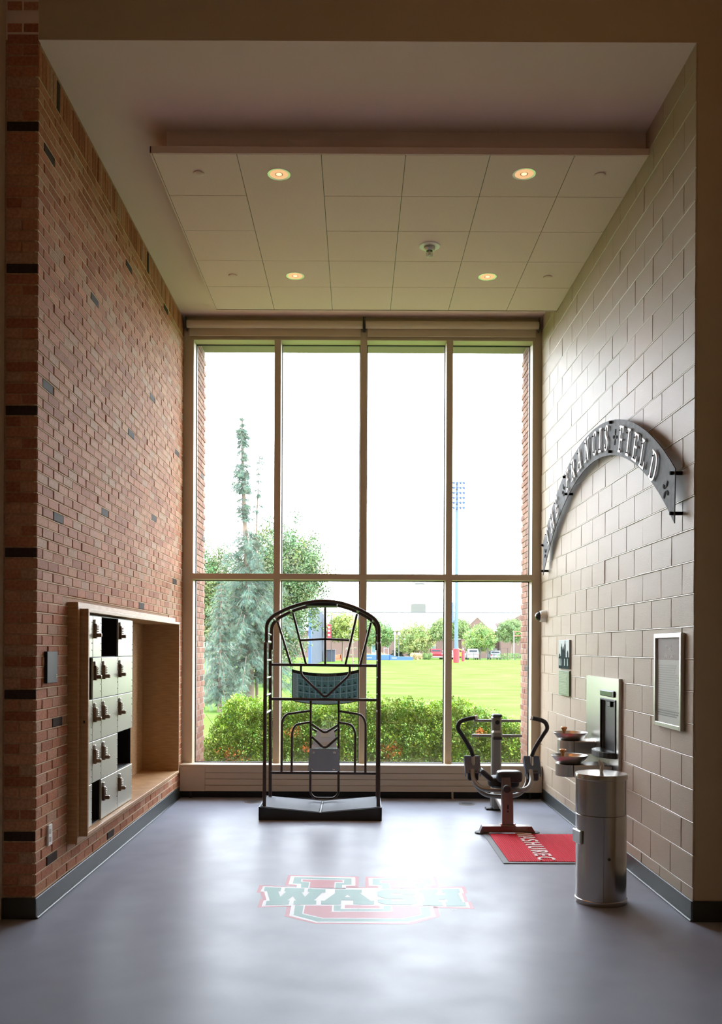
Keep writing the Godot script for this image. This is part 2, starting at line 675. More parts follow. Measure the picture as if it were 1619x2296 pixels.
func block_wall() -> void:
	var w := structure("wall_right", "beige painted concrete block wall with glossy joints")
	var g := G.new()
	g.span(Vector3(XR + 0.0045, 0, ZN - 0.004), Vector3(2.6, 5.8, -10.62))
	part(w, "mortar", g, mat(rgb(184, 165, 142), 0.5, 0.0, 0.3))
	var mesh_of := {}
	var list := []
	for i in 27:
		var y0 := i * 0.2032
		var y1 := minf(y0 + 0.2032, CEIL + 0.1)
		var z := ZN
		var first := true
		while z > -10.55:
			var l := 0.4064
			if first and i % 2 == 0:
				l = 0.2032
			first = false
			l = minf(l, z + 10.62)
			list.append([-(z - l / 2), (y0 + y1) / 2, l, y1 - y0])
			z -= l
	list.sort_custom(func(a, b): return a[0] < b[0])
	var rest := G.new()
	var count := 0
	for b in list:
		var key := "%.3f_%.3f_%d" % [b[2], b[3], rng.randi() % 4]
		if not mesh_of.has(key):
			var q := G.new()
			q.box(Vector3(0.02, 0, 0), Vector3(0.04, b[3] - 0.006, b[2] - 0.003), 0.0042)
			flat_uv(q, Vector2(rng.randf(), rng.randf()))
			mesh_of[key] = q.mesh()
		var at := Vector3(XR + rng.randfn(0, 0.0009), b[1], -b[0])
		if count < 300:
			count += 1
			shared(w, "block", mesh_of[key], M.cmu, at, Basis.from_euler(Vector3(0, rng.randfn(0, 0.0022), rng.randfn(0, 0.005))))
		else:
			rest.box(at + Vector3(0.02, 0, 0), Vector3(0.04, b[3] - 0.006, b[2] - 0.003), 0.0042)
	flat_uv(rest, Vector2.ZERO)
	var r := part(w, "blockwork", rest, M.cmu)
	r.set_meta("kind", "stuff")
	var gloss := mat(rgb(184, 165, 142), 0.3, 0.0, 0.5)
	for i in range(1, 27):
		var q := G.new()
		var pts := []
		for j in 25:
			pts.append(Vector3(XR + 0.0022 + rng.randfn(0, 0.0005), i * 0.2032 + rng.randfn(0, 0.0008), lerpf(ZN - 0.002, -10.5, j / 24.0)))
		q.tube(pts, 0.0042, 8, false)
		part(w, "bed_joint", q, gloss)

func ceiling_parts() -> void:
	var c := structure("ceiling", "plain cream plaster ceiling")
	var g := G.new()
	g.span(Vector3(-2.5, CEIL, ZN - 0.001), Vector3(2.6, CEIL + 0.3, -10.62))
	part(c, "ceiling_slab", g, M.ceil)
	var cloud := structure("ceiling_001", "suspended ceiling panel of large cream tiles")
	var xa := -1.506
	var za := -6.543
	var yb := 5.24
	var zb := -9.585
	g = G.new()
	g.span(Vector3(xa + 0.002, yb + 0.012, za - 0.002), Vector3(XR, yb + 0.049, zb + 0.002))
	g.span(Vector3(xa, yb, za), Vector3(XR, yb + 0.05, za - 0.012), 0.002)
	g.span(Vector3(xa, yb, za), Vector3(xa + 0.012, yb + 0.05, zb), 0.002)
	g.span(Vector3(xa, yb, zb + 0.012), Vector3(XR, yb + 0.05, zb), 0.002)
	part(cloud, "edge_trim", g, M.ceil)
	g = G.new()
	g.span(Vector3(xa + 0.108, yb + 0.05, za - 0.08), Vector3(XR, CEIL, zb + 0.08))
	part(cloud, "plenum_box", g, M.ceil)
	g = G.new()
	g.span(Vector3(xa + 0.012, yb + 0.006, za - 0.012), Vector3(XR, yb + 0.014, zb + 0.012))
	part(cloud, "tile_grid", g, M.frame_dark)
	for i in 6:
		for j in 5:
			if i == 1 and (j == 1 or j == 2):
				continue
			var x0 := xa + 0.014 + i * 0.6096
			var x1 := minf(x0 + 0.6096, XR)
			var z0 := za - 0.014 - j * 0.6
			var z1 := z0 - 0.6 * (3 if i == 1 and j == 0 else 1)
			var q := G.new()
			q.span(Vector3(x0 + 0.0025, yb + 0.001, z0 - 0.0025), Vector3(x1 - 0.0025, yb + 0.011, z1 + 0.0025), 0.0012)
			part(cloud, "ceiling_tile", q, M.tile)
	# lamps
	var spots := [[-0.60, 6.83, "nearest the viewer and the brick wall"], [1.237, 6.81, "nearest the viewer and the block wall"], [-0.604, 8.69, "by the window on the brick side"], [1.233, 8.69, "by the window on the block side"]]
	var copper := mat(rgb(170, 110, 76), 0.5, 0.0)
	copper.emission_enabled = true
	copper.emission = Color(0.98, 0.76, 0.55)
	copper.emission_energy_multiplier = 0.85
	var bulb := mat(Color(1, 0.8, 0.55), 0.4)
	bulb.emission_enabled = true
	bulb.emission = Color(1.0, 0.88, 0.72)
	bulb.emission_energy_multiplier = 1.1
	var ring := mat(rgb(246, 246, 240), 0.25, 0.3, 0.8)
	for s in spots:
		var p := Vector3(s[0], yb, -s[1])
		var t := thing("downlight", "round recessed downlight with warm copper reflector, " + s[2], "ceiling light", p, "recessed downlights in the suspended ceiling")
		var q := G.new()
		q.lathe([Vector2(0.068, 0.0), Vector2(0.086, -0.002), Vector2(0.088, 0.002), Vector2(0.07, 0.002)], Transform3D(Basis(), p), 32)
		part(t, "trim_ring", q, ring)
		q = G.new()
		q.lathe([Vector2(0.069, -0.0006), Vector2(0.066, -0.0006), Vector2(0.05, -0.0008), Vector2(0.03, -0.001)], Transform3D(Basis(), p), 32)
		part(t, "reflector", q, copper)
		q = G.new()
		q.lathe([Vector2(0.022, -0.001), Vector2(0.012, -0.0016), Vector2(0, -0.002)], Transform3D(Basis(), p), 24)
		part(t, "bulb", q, bulb)
		var l := SpotLight3D.new()
		l.name = "downlight_lamp"
		l.position = p + Vector3(0, -0.02, 0)
		l.rotation.x = -PI / 2
		l.spot_angle = 42.0
		l.spot_range = 20.0
		l.spot_attenuation = 2.0
		l.light_color = Color(1.0, 0.62, 0.32)
		l.light_energy = 0.9
		l.light_size = 0.03
		l.shadow_enabled = true
		add_child(l, true)
	for s in [[-1.2, 6.82, "front corner by the brick wall"], [1.807, 6.82, "front corner by the block wall"], [-1.2, 8.69, "window end by the brick wall"], [1.807, 8.69, "window end by the block wall"]]:
		var p2 := Vector3(s[0], yb, -s[1])
		var t2 := thing("sprinkler_cover", "flat round concealed sprinkler cover on ceiling tile, " + s[2], "sprinkler", p2, "sprinkler covers on the suspended ceiling")
		var q2 := G.new()
		q2.lathe([Vector2(0, -0.008), Vector2(0.036, -0.008), Vector2(0.041, -0.006), Vector2(0.042, 0.0)], Transform3D(Basis(), p2), 28)
		part(t2, "cover_plate", q2, M.tile)
	var sp := Vector3(0.626, yb, -8.03)
	var sd := thing("ceiling_sensor", "round white ceiling detector with clear hanging lens", "detector", sp)
	g = G.new()
	g.lathe([Vector2(0, -0.012), Vector2(0.07, -0.012), Vector2(0.09, -0.009), Vector2(0.096, 0.001)], Transform3D(Basis(), sp), 32)
	part(sd, "base_plate", g, M.white)
	g = G.new()
	g.lathe([Vector2(0.05, -0.012), Vector2(0.05, -0.03), Vector2(0.036, -0.045), Vector2(0.03, -0.045)], Transform3D(Basis(), sp), 24)
	part(sd, "collar", g, M.steel_plain)
	g = G.new()
	g.lathe([Vector2(0.03, -0.044), Vector2(0.033, -0.075), Vector2(0.025, -0.098), Vector2(0, -0.106)], Transform3D(Basis(), sp), 24)
	var lens := mat(Color(0.8, 0.86, 0.82, 0.25), 0.05)
	lens.transparency = BaseMaterial3D.TRANSPARENCY_ALPHA
	part(sd, "lens", g, lens, "clear hanging lens")
	g = G.new()
	g.lathe([Vector2(0, -0.09), Vector2(0.012, -0.08), Vector2(0.012, -0.04)], Transform3D(Basis(), sp), 12)
	part(sd, "bulb", g, M.chrome)

func window_wall() -> void:
	var w := structure("window_1", "tall window of eight panes in a beige metal frame")
	var zf := ZW
	var zg := -10.53
	var x0 := -1.93
	var x1 := 2.07
	var ym := 2.50
	var ytop := 5.19
	var ysill := 0.36
	var xs := [-0.9135, 0.0655, 1.045]
	# frame members: vertical full height, 7 cm wide, 20 cm deep
	var g := G.new()
	g.span(Vector3(-2.02, 0.0, zf), Vector3(-1.868, CEIL, -10.56), 0.003)
	part(w, "jamb", g, M.frame)
	g = G.new()
	g.span(Vector3(1.988, 0.0, zf), Vector3(2.12, CEIL, -10.56), 0.003)
	part(w, "jamb", g, M.frame)
	for x in xs:
		g = G.new()
		g.span(Vector3(x - 0.037, ysill, zf), Vector3(x + 0.037, 5.4, -10.56), 0.003)
		part(w, "mullion", g, M.frame)
	g = G.new()
	g.span(Vector3(-1.9, ytop, zf + 0.001), Vector3(2.02, CEIL, -10.56), 0.003)
	part(w, "head", g, M.frame)
	g = G.new()
	g.span(Vector3(-1.9, 0.0, zf + 0.001), Vector3(2.02, ysill, -10.56), 0.003)
	part(w, "sill", g, M.frame)
	g = G.new()
	g.span(Vector3(-1.9, ym - 0.033, zf + 0.002), Vector3(2.02, ym + 0.033, -10.56), 0.003)
	part(w, "transom", g, M.frame)
	var edges := [-1.868, xs[0] - 0.037, xs[0] + 0.037, xs[1] - 0.037, xs[1] + 0.037, xs[2] - 0.037, xs[2] + 0.037, 1.988]
	for i in 4:
		for j in 2:
			var a := Vector3(edges[i * 2], [ysill, ym + 0.033][j], zg)
			var b := Vector3(edges[i * 2 + 1], [ym - 0.033, ytop][j], zg)
			g = G.new()
			for s in [[a, Vector3(a.x + 0.01, b.y, zg)], [Vector3(b.x - 0.01, a.y, zg), b], [a, Vector3(b.x, a.y + 0.01, zg)], [Vector3(a.x, b.y - 0.01, zg), b]]:
				g.span(s[0] + Vector3(0, 0, 0.012), s[1] + Vector3(0, 0, -0.012))
			part(w, "gasket", g, M.frame_dark)
			g = G.new()
			g.quad(Vector3(a.x + 0.004, a.y, zg), Vector3(b.x - 0.004, a.y, zg), Vector3(b.x - 0.004, b.y, zg), Vector3(a.x + 0.004, b.y, zg), Vector3(0, 0, 1))
			part(w, "pane", g, M.glass)
	# the masonry round the window outdoors
	var mesh := brick_mesh(0.1932, 0.0585)
	for side in 2:
		var sx := 1.0 if side == 0 else -1.0
		var xf := -1.872 if side == 0 else 2.015
		var wo := structure("wall_outer_" + ["left", "right"][side], "outdoor brick pier seen through the %s edge of the window" % ["left", "right"][side])
		g = G.new()
		g.span(Vector3(xf - sx * 0.010, -0.3, -10.565), Vector3(xf - sx * 3.0, 6.2, -11.2))
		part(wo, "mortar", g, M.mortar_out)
		var bs := Basis() if side == 0 else Basis(Vector3.UP, PI)
		for i in range(2, 78):
			for j in 4:
				var l := 0.2032
				var zc := -10.6 - 0.2032 * j - (0.1016 if i % 2 == 0 else 0.0)
				if zc < -11.12:
					continue
				var k := rng.randi() % 5
				var at := Vector3(xf + rng.randfn(0, 0.001), (i + 0.5) * BRICK, zc)
				if (side == 0 and (i == 19 or i == 44 or i == 55) and j == 2) or (side == 1 and i == 21 and j == 1):
					shared(wo, "dark_brick", mesh, M.brick_dark, at, bs)
				else:
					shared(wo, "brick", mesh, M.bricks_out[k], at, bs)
	var ho := structure("wall_outer_head", "outdoor wall above the window")
	g = G.new()
	g.span(Vector3(-3.0, 5.32, -10.565), Vector3(3.0, 6.4, -11.2))
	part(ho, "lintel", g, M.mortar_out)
	var hs := structure("wall_outer_base", "outdoor wall below the window")
	g = G.new()
	g.span(Vector3(-3.0, -0.4, -10.565), Vector3(3.0, 0.3, -10.8))
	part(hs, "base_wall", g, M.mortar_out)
	# roller shades
	for i in 2:
		var xa := -1.935 if i == 0 else 0.085
		var xb := 0.05 if i == 0 else 2.04
		var t := thing("roller_shade", "rolled up beige window shade on the %s half of the window head" % ["brick wall", "block wall"][i], "window shade", Vector3((xa + xb) / 2, 5.3, -10.28), "roller shades above the window")
		g = G.new()
		g.tube([Vector3(xa, 5.345, -10.285), Vector3(xb, 5.345, -10.285)], 0.043, 20)
		part(t, "roll", g, M.shade)
		g = G.new()
		g.span(Vector3(xa + 0.02, 5.225, -10.332), Vector3(xb - 0.02, 5.35, -10.318), 0.004)
		part(t, "hem_bar", g, M.shade)
		for x in [xa - 0.008, xb + 0.008]:
			g = G.new()
			g.span(Vector3(x - 0.004, 5.28, -10.235), Vector3(x + 0.004, 5.42, -10.345), 0.002)
			part(t, "bracket", g, M.frame_dark)

func convector() -> void:
	var t := thing("convector_cabinet", "long beige metal convector cabinet with slots under the window", "heater", Vector3(0.05, 0, -10.26))
	var za := -10.18
	var x0 := -1.975
	var x1 := 2.08
	var g := G.new()
	g.span(Vector3(x0, 0.355, za), Vector3(x1, 0.378, -10.36), 0.002)
	part(t, "top", g, M.cabinet)
	for i in 4:
		g = G.new()
		g.span(Vector3(-1.69, 0.082 + i * 0.0692, za + 0.001), Vector3(1.75, 0.082 + i * 0.0692 + 0.0652, za - 0.02), 0.002)
		part(t, "slat", g, M.cabinet)
	for x in [[x0, -1.692], [1.752, x1]]:
		g = G.new()
		g.span(Vector3(x[0], 0.08, za), Vector3(x[1], 0.354, za - 0.03), 0.002)
		part(t, "end_panel", g, M.cabinet)
	g = G.new()
	g.span(Vector3(x0, 0.0, -10.27), Vector3(x1, 0.09, -10.3))
	part(t, "plinth", g, M.black)
	g = G.new()
	g.span(Vector3(x0, 0.085, za - 0.03), Vector3(x1, 0.35, -10.34))
	part(t, "inner_box", g, M.black)
	for x in [-1.86, 1.08, 1.95]:
		g = G.new()
		g.span(Vector3(x - 0.012, 0, -10.2), Vector3(x + 0.012, 0.09, -10.24), 0.003)
		part(t, "leg", g, M.cabinet if x == 1.08 else M.black)

func lockers() -> void:
	var s := thing("locker_surround", "maple wood surround framing the locker niche in the brick wall", "wood frame", Vector3(-1.9, 0.33, -7.9))
	var g: G
	# flat boards round the niche, then the deeper lining
	for b in [[0.33, 0.372, -6.25, -9.6], [1.951, 1.993, -6.25, -9.6], [0.372, 1.951, -6.25, -6.292], [0.372, 1.951, -9.558, -9.6]]:
		g = G.new()
		g.span(Vector3(-2.0, b[0], b[2]), Vector3(-1.915, b[1], b[3]), 0.002)
		part(s, "trim_board", g, M.maple)
	for b in [[0.372, 0.397, -6.30, -9.55], [1.926, 1.951, -6.30, -9.55], [0.397, 1.926, -6.30, -6.328], [0.397, 1.926, -9.525, -9.55]]:
		g = G.new()
		g.span(Vector3(-2.26, b[0], b[2]), Vector3(-1.859, b[1], b[3]), 0.002)
		part(s, "lining_board", g, M.maple)
	g = G.new()
	g.span(Vector3(-2.26, 0.39, -6.32), Vector3(-2.24, 1.94, -9.53))
	part(s, "back_panel", g, M.maple)
	g = G.new()
	g.box(Vector3(-1.885, 1.166, -6.2985), Vector3(0.012, 0.02, 0.005), 0.002, Transform3D())
	part(s, "latch", g, M.black)
	# bank of lockers in the near half of the niche
	var t := thing("locker_bank", "bank of small metallic lockers with a few doors missing", "lockers", Vector3(-2.05, 0.4, -7.0))
	var cols := [6.332, 6.547, 6.774, 7.242, 7.712]
	var h := 0.3025
	var y0 := 0.4
	g = G.new()
	for x in cols:
		g.span(Vector3(-2.238, y0, -x - 0.004), Vector3(-1.915, y0 + h * 5, -x + 0.004))
	for i in 6:
		g.span(Vector3(-2.238, y0 + h * i - 0.004, -cols[0]), Vector3(-1.915, y0 + h * i + 0.004, -cols[4]))
	g.span(Vector3(-2.239, y0, -cols[0]), Vector3(-2.225, y0 + h * 5, -cols[4]))
	part(t, "carcass", g, M.black)
	var bronze := mat(rgb(118, 96, 78), 0.35, 0.7)
	for c in 4:
		for r in 5:
			if [c, r] in [[2, 0], [0, 1], [3, 3], [1, 4]]:
				continue
			var yt := y0 + h * (5 - r)
			var za: float = -cols[c] - 0.005
			var zb: float = -cols[c + 1] + 0.004
			g = G.new()
			g.span(Vector3(-1.914, yt - h + 0.003, za), Vector3(-1.9, yt - 0.003, zb), 0.002)
			var d := part(t, "door", g, M.locker)
			for k in [0.05, 0.1, 0.2, 0.25]:
				g = G.new()
				g.ball(Vector3(-1.9, yt - k, zb + 0.018), Vector3(0.004, 0.006, 0.006), 8, 6)
				part(d, "rivet", g, M.chrome)
			if c == 0:
				continue
			var zl := za - 0.032
			var yl := yt - 0.05
			g = G.new()
			g.span(Vector3(-1.9, yl - 0.115, zl + 0.016), Vector3(-1.878, yl - 0.01, zl - 0.016), 0.003)
			part(d, "lock_body", g, bronze)
			g = G.new()
			g.span(Vector3(-1.9, yl - 0.01, zl + 0.014), Vector3(-1.886, yl + 0.022, zl - 0.014), 0.003)
			part(d, "number_plate", g, M.steel_plain)
			g = G.new()
			g.span(Vector3(-1.88, yl - 0.105, zl + 0.013), Vector3(-1.845, yl - 0.078, zl - 0.013), 0.004)
			part(d, "lock_knob", g, bronze)
			for k in 4:
				g = G.new()
				g.span(Vector3(-1.878, yl - 0.03 - 0.013 * k, zl - 0.002), Vector3(-1.868, yl - 0.022 - 0.013 * k, zl - 0.014), 0.002)
				part(d, "lock_button", g, M.chrome)

func wall_items() -> void:
	var LB := Basis(Vector3(0, 0, -1), Vector3(0, 1, 0), Vector3(1, 0, 0))
	var RB := Basis(Vector3(0, 0, 1), Vector3(0, 1, 0), Vector3(-1, 0, 0))
	var g := G.new()
	var p := thing("wall_plaque", "small dark rectangular plaque on the brick wall left of the lockers", "plaque", Vector3(XL + 0.02, 1.55, -5.87))
	g.span(Vector3(XL, 1.452, -5.775), Vector3(XL + 0.022, 1.655, -5.975), 0.002)
	part(p, "plate", g, mat(rgb(38, 42, 48), 0.45, 0.0, 0.3))
	for k in 2:
		g = G.new()
		g.span(Vector3(XL + 0.0215, 1.484 + k * 0.014, -5.945), Vector3(XL + 0.0235, 1.493 + k * 0.014, -5.962), 0.001)
		part(p, "pictogram", g, M.white)
	p = thing("wall_outlet", "white electrical outlet low on the brick wall left of the lockers", "outlet", Vector3(XL + 0.01, 0.47, -5.87))
	g = G.new()
	g.span(Vector3(XL, 0.405, -5.83), Vector3(XL + 0.016, 0.54, -5.905), 0.003)
	part(p, "cover_plate", g, M.white)
	for k in 2:
		g = G.new()
		g.span(Vector3(XL + 0.014, 0.428 + k * 0.052, -5.851), Vector3(XL + 0.019, 0.464 + k * 0.052, -5.884), 0.003)
		part(p, "receptacle", g, mat(rgb(196, 192, 184), 0.4))
	# framed rules on the block wall
	var f := thing("framed_sign", "tall aluminium framed notice of track rules on the block wall", "sign", Vector3(XR - 0.015, 1.48, -6.04))
	var ya := 1.164
	var yb := 1.792
	var za := -5.78
	var zb := -6.305
	for b in [[ya, yb, za, za - 0.028], [ya, yb, zb + 0.028, zb], [ya, ya + 0.03, za - 0.028, zb + 0.028], [yb - 0.03, yb, za - 0.028, zb + 0.028]]:
		g = G.new()
		g.span(Vector3(XR - 0.03, b[0], b[2]), Vector3(XR, b[1], b[3]), 0.003)
		part(f, "frame_rail", g, M.steel_plain)
	g = G.new()
	g.span(Vector3(XR - 0.014, ya + 0.02, za - 0.02), Vector3(XR, yb - 0.02, zb + 0.02))
	var sheet := part(f, "paper", g, mat(rgb(196, 198, 188), 0.6))
	g = G.new()
	g.span(Vector3(XR - 0.0155, yb - 0.175, za - 0.026), Vector3(XR - 0.013, yb - 0.026, zb + 0.026))
	part(f, "heading_band", g, mat(rgb(150, 136, 130), 0.6))
	var pale := mat(rgb(226, 222, 214), 0.6)
	text_part(f, "heading_text", "Track", 0.036, 0.0005, pale, Transform3D(RB, Vector3(XR - 0.016, yb - 0.098, -6.04)))
	text_part(f, "heading_text", "Policies", 0.036, 0.0005, pale, Transform3D(RB, Vector3(XR - 0.016, yb - 0.152, -6.04)))
	var faint := mat(rgb(172, 174, 164), 0.6)
	var ink := mat(rgb(128, 132, 122), 0.6)
	for i in 22:
		g = G.new()
		var wl := 0.40 * (0.75 + 0.25 * rng.randf())
		g.span(Vector3(XR - 0.015, yb - 0.21 - i * 0.0155, zb + 0.05), Vector3(XR - 0.0135, yb - 0.2165 - i * 0.0155, zb + 0.05 + wl))
		part(sheet, "text_line", g, faint)
	for i in 3:
		g = G.new()
		g.span(Vector3(XR - 0.015, ya + 0.115 - i * 0.016, zb + 0.045), Vector3(XR - 0.0135, ya + 0.108 - i * 0.016, zb + 0.47 - 0.03 * i))
		part(sheet, "text_line", g, ink)
	# the two small plaques near the window
	f = thing("wall_plaque", "small grey plaque with a silhouette of towers, above the green plaque", "plaque", Vector3(XR - 0.01, 1.63, -9.08))
	g = G.new()
	g.span(Vector3(XR - 0.02, 1.492, -8.86), Vector3(XR, 1.778, -9.31), 0.002)
	part(f, "plate", g, mat(rgb(150, 160, 160), 0.4))
	var sil := mat(rgb(52, 66, 64), 0.9, 0.0, 0.1)
	var pf := Transform3D(RB, Vector3(XR - 0.02, 1.492, -9.31))
	for q in [[[0, 0], [0.45, 0], [0.45, 0.115], [0.3, 0.115], [0.27, 0.15], [0.0, 0.115]], [[0.1, 0.1], [0.15, 0.1], [0.15, 0.21], [0.137, 0.225], [0.13, 0.25], [0.122, 0.225], [0.1, 0.21]], [[0.25, 0.1], [0.3, 0.1], [0.3, 0.235], [0.283, 0.25], [0.276, 0.282], [0.268, 0.25], [0.25, 0.235]], [[0.15, 0.1], [0.25, 0.1], [0.25, 0.16], [0.2, 0.225], [0.15, 0.17]], [[0.37, 0.1], [0.41, 0.1], [0.41, 0.155], [0.39, 0.18], [0.37, 0.155]], [[0.03, 0.1], [0.06, 0.1], [0.06, 0.135], [0.045, 0.15], [0.03, 0.135]]]:
		var poly := []
		for e in q:
			poly.append(Vector2(e[0], e[1]))
		g = G.new()
		g.prism(poly, 0.0012 + 0.0004 * f.get_child_count(), pf)
		part(f, "tower_relief", g, sil)
	var lite := mat(rgb(150, 172, 164), 0.5)
	for x in [0.035, 0.1, 0.26, 0.385]:
		g = G.new()
		g.prism([Vector2(x, 0.03), Vector2(x + 0.035, 0.03), Vector2(x + 0.03, 0.1), Vector2(x + 0.005, 0.1)], 0.0048, pf)
		part(f, "lit_column", g, lite)
	f = thing("wall_plaque", "small green plaque with lines of text, below the grey plaque", "plaque", Vector3(XR - 0.01, 1.35, -9.08))
	g = G.new()
	g.span(Vector3(XR - 0.02, 1.225, -8.86), Vector3(XR, 1.473, -9.31), 0.002)
	part(f, "plate", g, mat(rgb(86, 104, 70), 0.35))
	for i in 14:
		if i == 6:
			continue
		g = G.new()
		var l2 := 0.2 if i == 0 else 0.36 - 0.05 * rng.randf()
		g.span(Vector3(XR - 0.0212, 1.454 - i * 0.0155, -9.295), Vector3(XR - 0.0198, 1.447 - i * 0.0155, -9.295 + l2))
		part(f, "text_line", g, mat(rgb(132, 150, 112), 0.5))
	# dome camera
	var cp := Vector3(XR, 2.05, -10.06)
	var t := thing("dome_camera", "white security camera with dark dome on the block wall near the window", "camera", cp)
	var tb := Transform3D(Basis(Vector3(0, 1, 0), Vector3(-1, 0, 0), Vector3(0, 0, 1)), cp)
	g = G.new()
	g.lathe([Vector2(0.066, -0.004), Vector2(0.067, 0.04), Vector2(0.06, 0.062), Vector2(0.05, 0.068)], tb, 28)
	part(t, "housing", g, M.white)
	g = G.new()
	var dome := []
	for i in 8:
		var a := PI / 2 * i / 7
		dome.append(Vector2(0.05 * cos(a), 0.066 + 0.052 * sin(a)))
	g.lathe(dome, tb, 28)
	part(t, "dome", g, mat(rgb(36, 36, 40), 0.08))

func arch_sign() -> void:
	var RB := Basis(Vector3(0, 0, 1), Vector3(0, 1, 0), Vector3(-1, 0, 0))
	var base := Vector3(2.035, 0, -7.88)
	var t := thing("arch_sign", "arched dark metal sign with riveted white letters on the block wall", "sign", Vector3(2.035, 2.5, -7.88))
	var poly := []
	for i in 41:
		var a := lerpf(-2.066, 2.066, i / 40.0)
		poly.append(Vector2(a, 0.300 + sqrt(3.275 * 3.275 - a * a)))
	for i in 41:
		var a := lerpf(2.055, -2.055, i / 40.0)
		poly.append(Vector2(a, 0.280 + sqrt(3.02 * 3.02 - a * a)))
	var g := G.new()
	g.prism(poly, 0.006, Transform3D(RB, base))
	var metal := tri_tex(mat(rgb(84, 79, 77), 0.62, 0.0, 0.25), Vector3(1.2, 1.2, 1.2))
	metal.albedo_texture = noise_tex(0.02, Color(0.55, 0.53, 0.52), Color(1, 1, 1), 512, FastNoiseLite.TYPE_SIMPLEX_SMOOTH, 31)
	part(t, "plate", g, metal)
	var face := mat(rgb(232, 226, 226), 0.45)
	var iron := mat(rgb(24, 21, 21), 0.85, 0.0, 0.15)
	var words := "THEFRANCISFIELD"
	var ds := [9.655, 9.44, 9.215, 8.745, 8.52, 8.275, 8.005, 7.75, 7.565, 7.375, 6.965, 6.775, 6.595, 6.42, 6.19]
	for i in words.length():
		var s: float = 7.88 - ds[i]
		var th := asin(s / 3.15)
		var r := 3.150 - 0.03 * absf(s) / 2.0
		var bs := RB * Basis(Vector3(0, 0, 1), -th)
		var at: Vector3 = base + RB * Vector3(sin(th) * r, 0.29 + cos(th) * r, 0.022)
		if words[i] == "I":
			text_part(t, "letter", words[i], 0.20, 0.006, face, Transform3D(bs, at + bs * Vector3(0, 0, -0.004)), "Droid Serif", false, 0.95)
		else:
			text_part(t, "letter", words[i], 0.20, 0.006, face, Transform3D(bs, at + bs * Vector3(0, 0, -0.004)), "Droid Serif", false, 0.78)
		for e in [[-0.035, 0.17], [0.0, 0.03]]:
			g = G.new()
			g.ball(at + bs * Vector3(e[0], e[1] - 0.1, 0.004), Vector3(0.006, 0.006, 0.006), 6, 4)
			part(t, "rivet", g, iron)
	for d in [9.80, 8.955, 7.165, 5.985]:
		var s2: float = 7.88 - d
		var th2 := asin(s2 / 3.15)
		var c: Vector3 = base + RB * Vector3(s2, 0.29 + sqrt(3.15 * 3.15 - s2 * s2) - (0.07 if absf(s2) > 1.5 else 0.0), 0.006)
		for k in 4:
			var bs2 := RB * Basis(Vector3(0, 0, 1), -th2 + PI / 2 * k)
			g = G.new()
			g.prism([Vector2(0, 0.012), Vector2(0.014, 0.034), Vector2(0.009, 0.062), Vector2(-0.009, 0.062), Vector2(-0.014, 0.034)], 0.003, Transform3D(bs2, c))
			part(t, "rosette_petal", g, iron)
	for e in [[9.93, 2.82], [9.93, 2.54], [5.85, 2.82], [5.85, 2.56], [8.9, 3.37], [7.27, 3.50], [8.82, 3.19], [7.29, 3.27]]:
		g = G.new()
		g.tube([Vector3(XR + 0.01, e[1], -e[0]), Vector3(2.008, e[1], -e[0])], 0.012, 10)
		part(t, "standoff_bolt", g, iron)

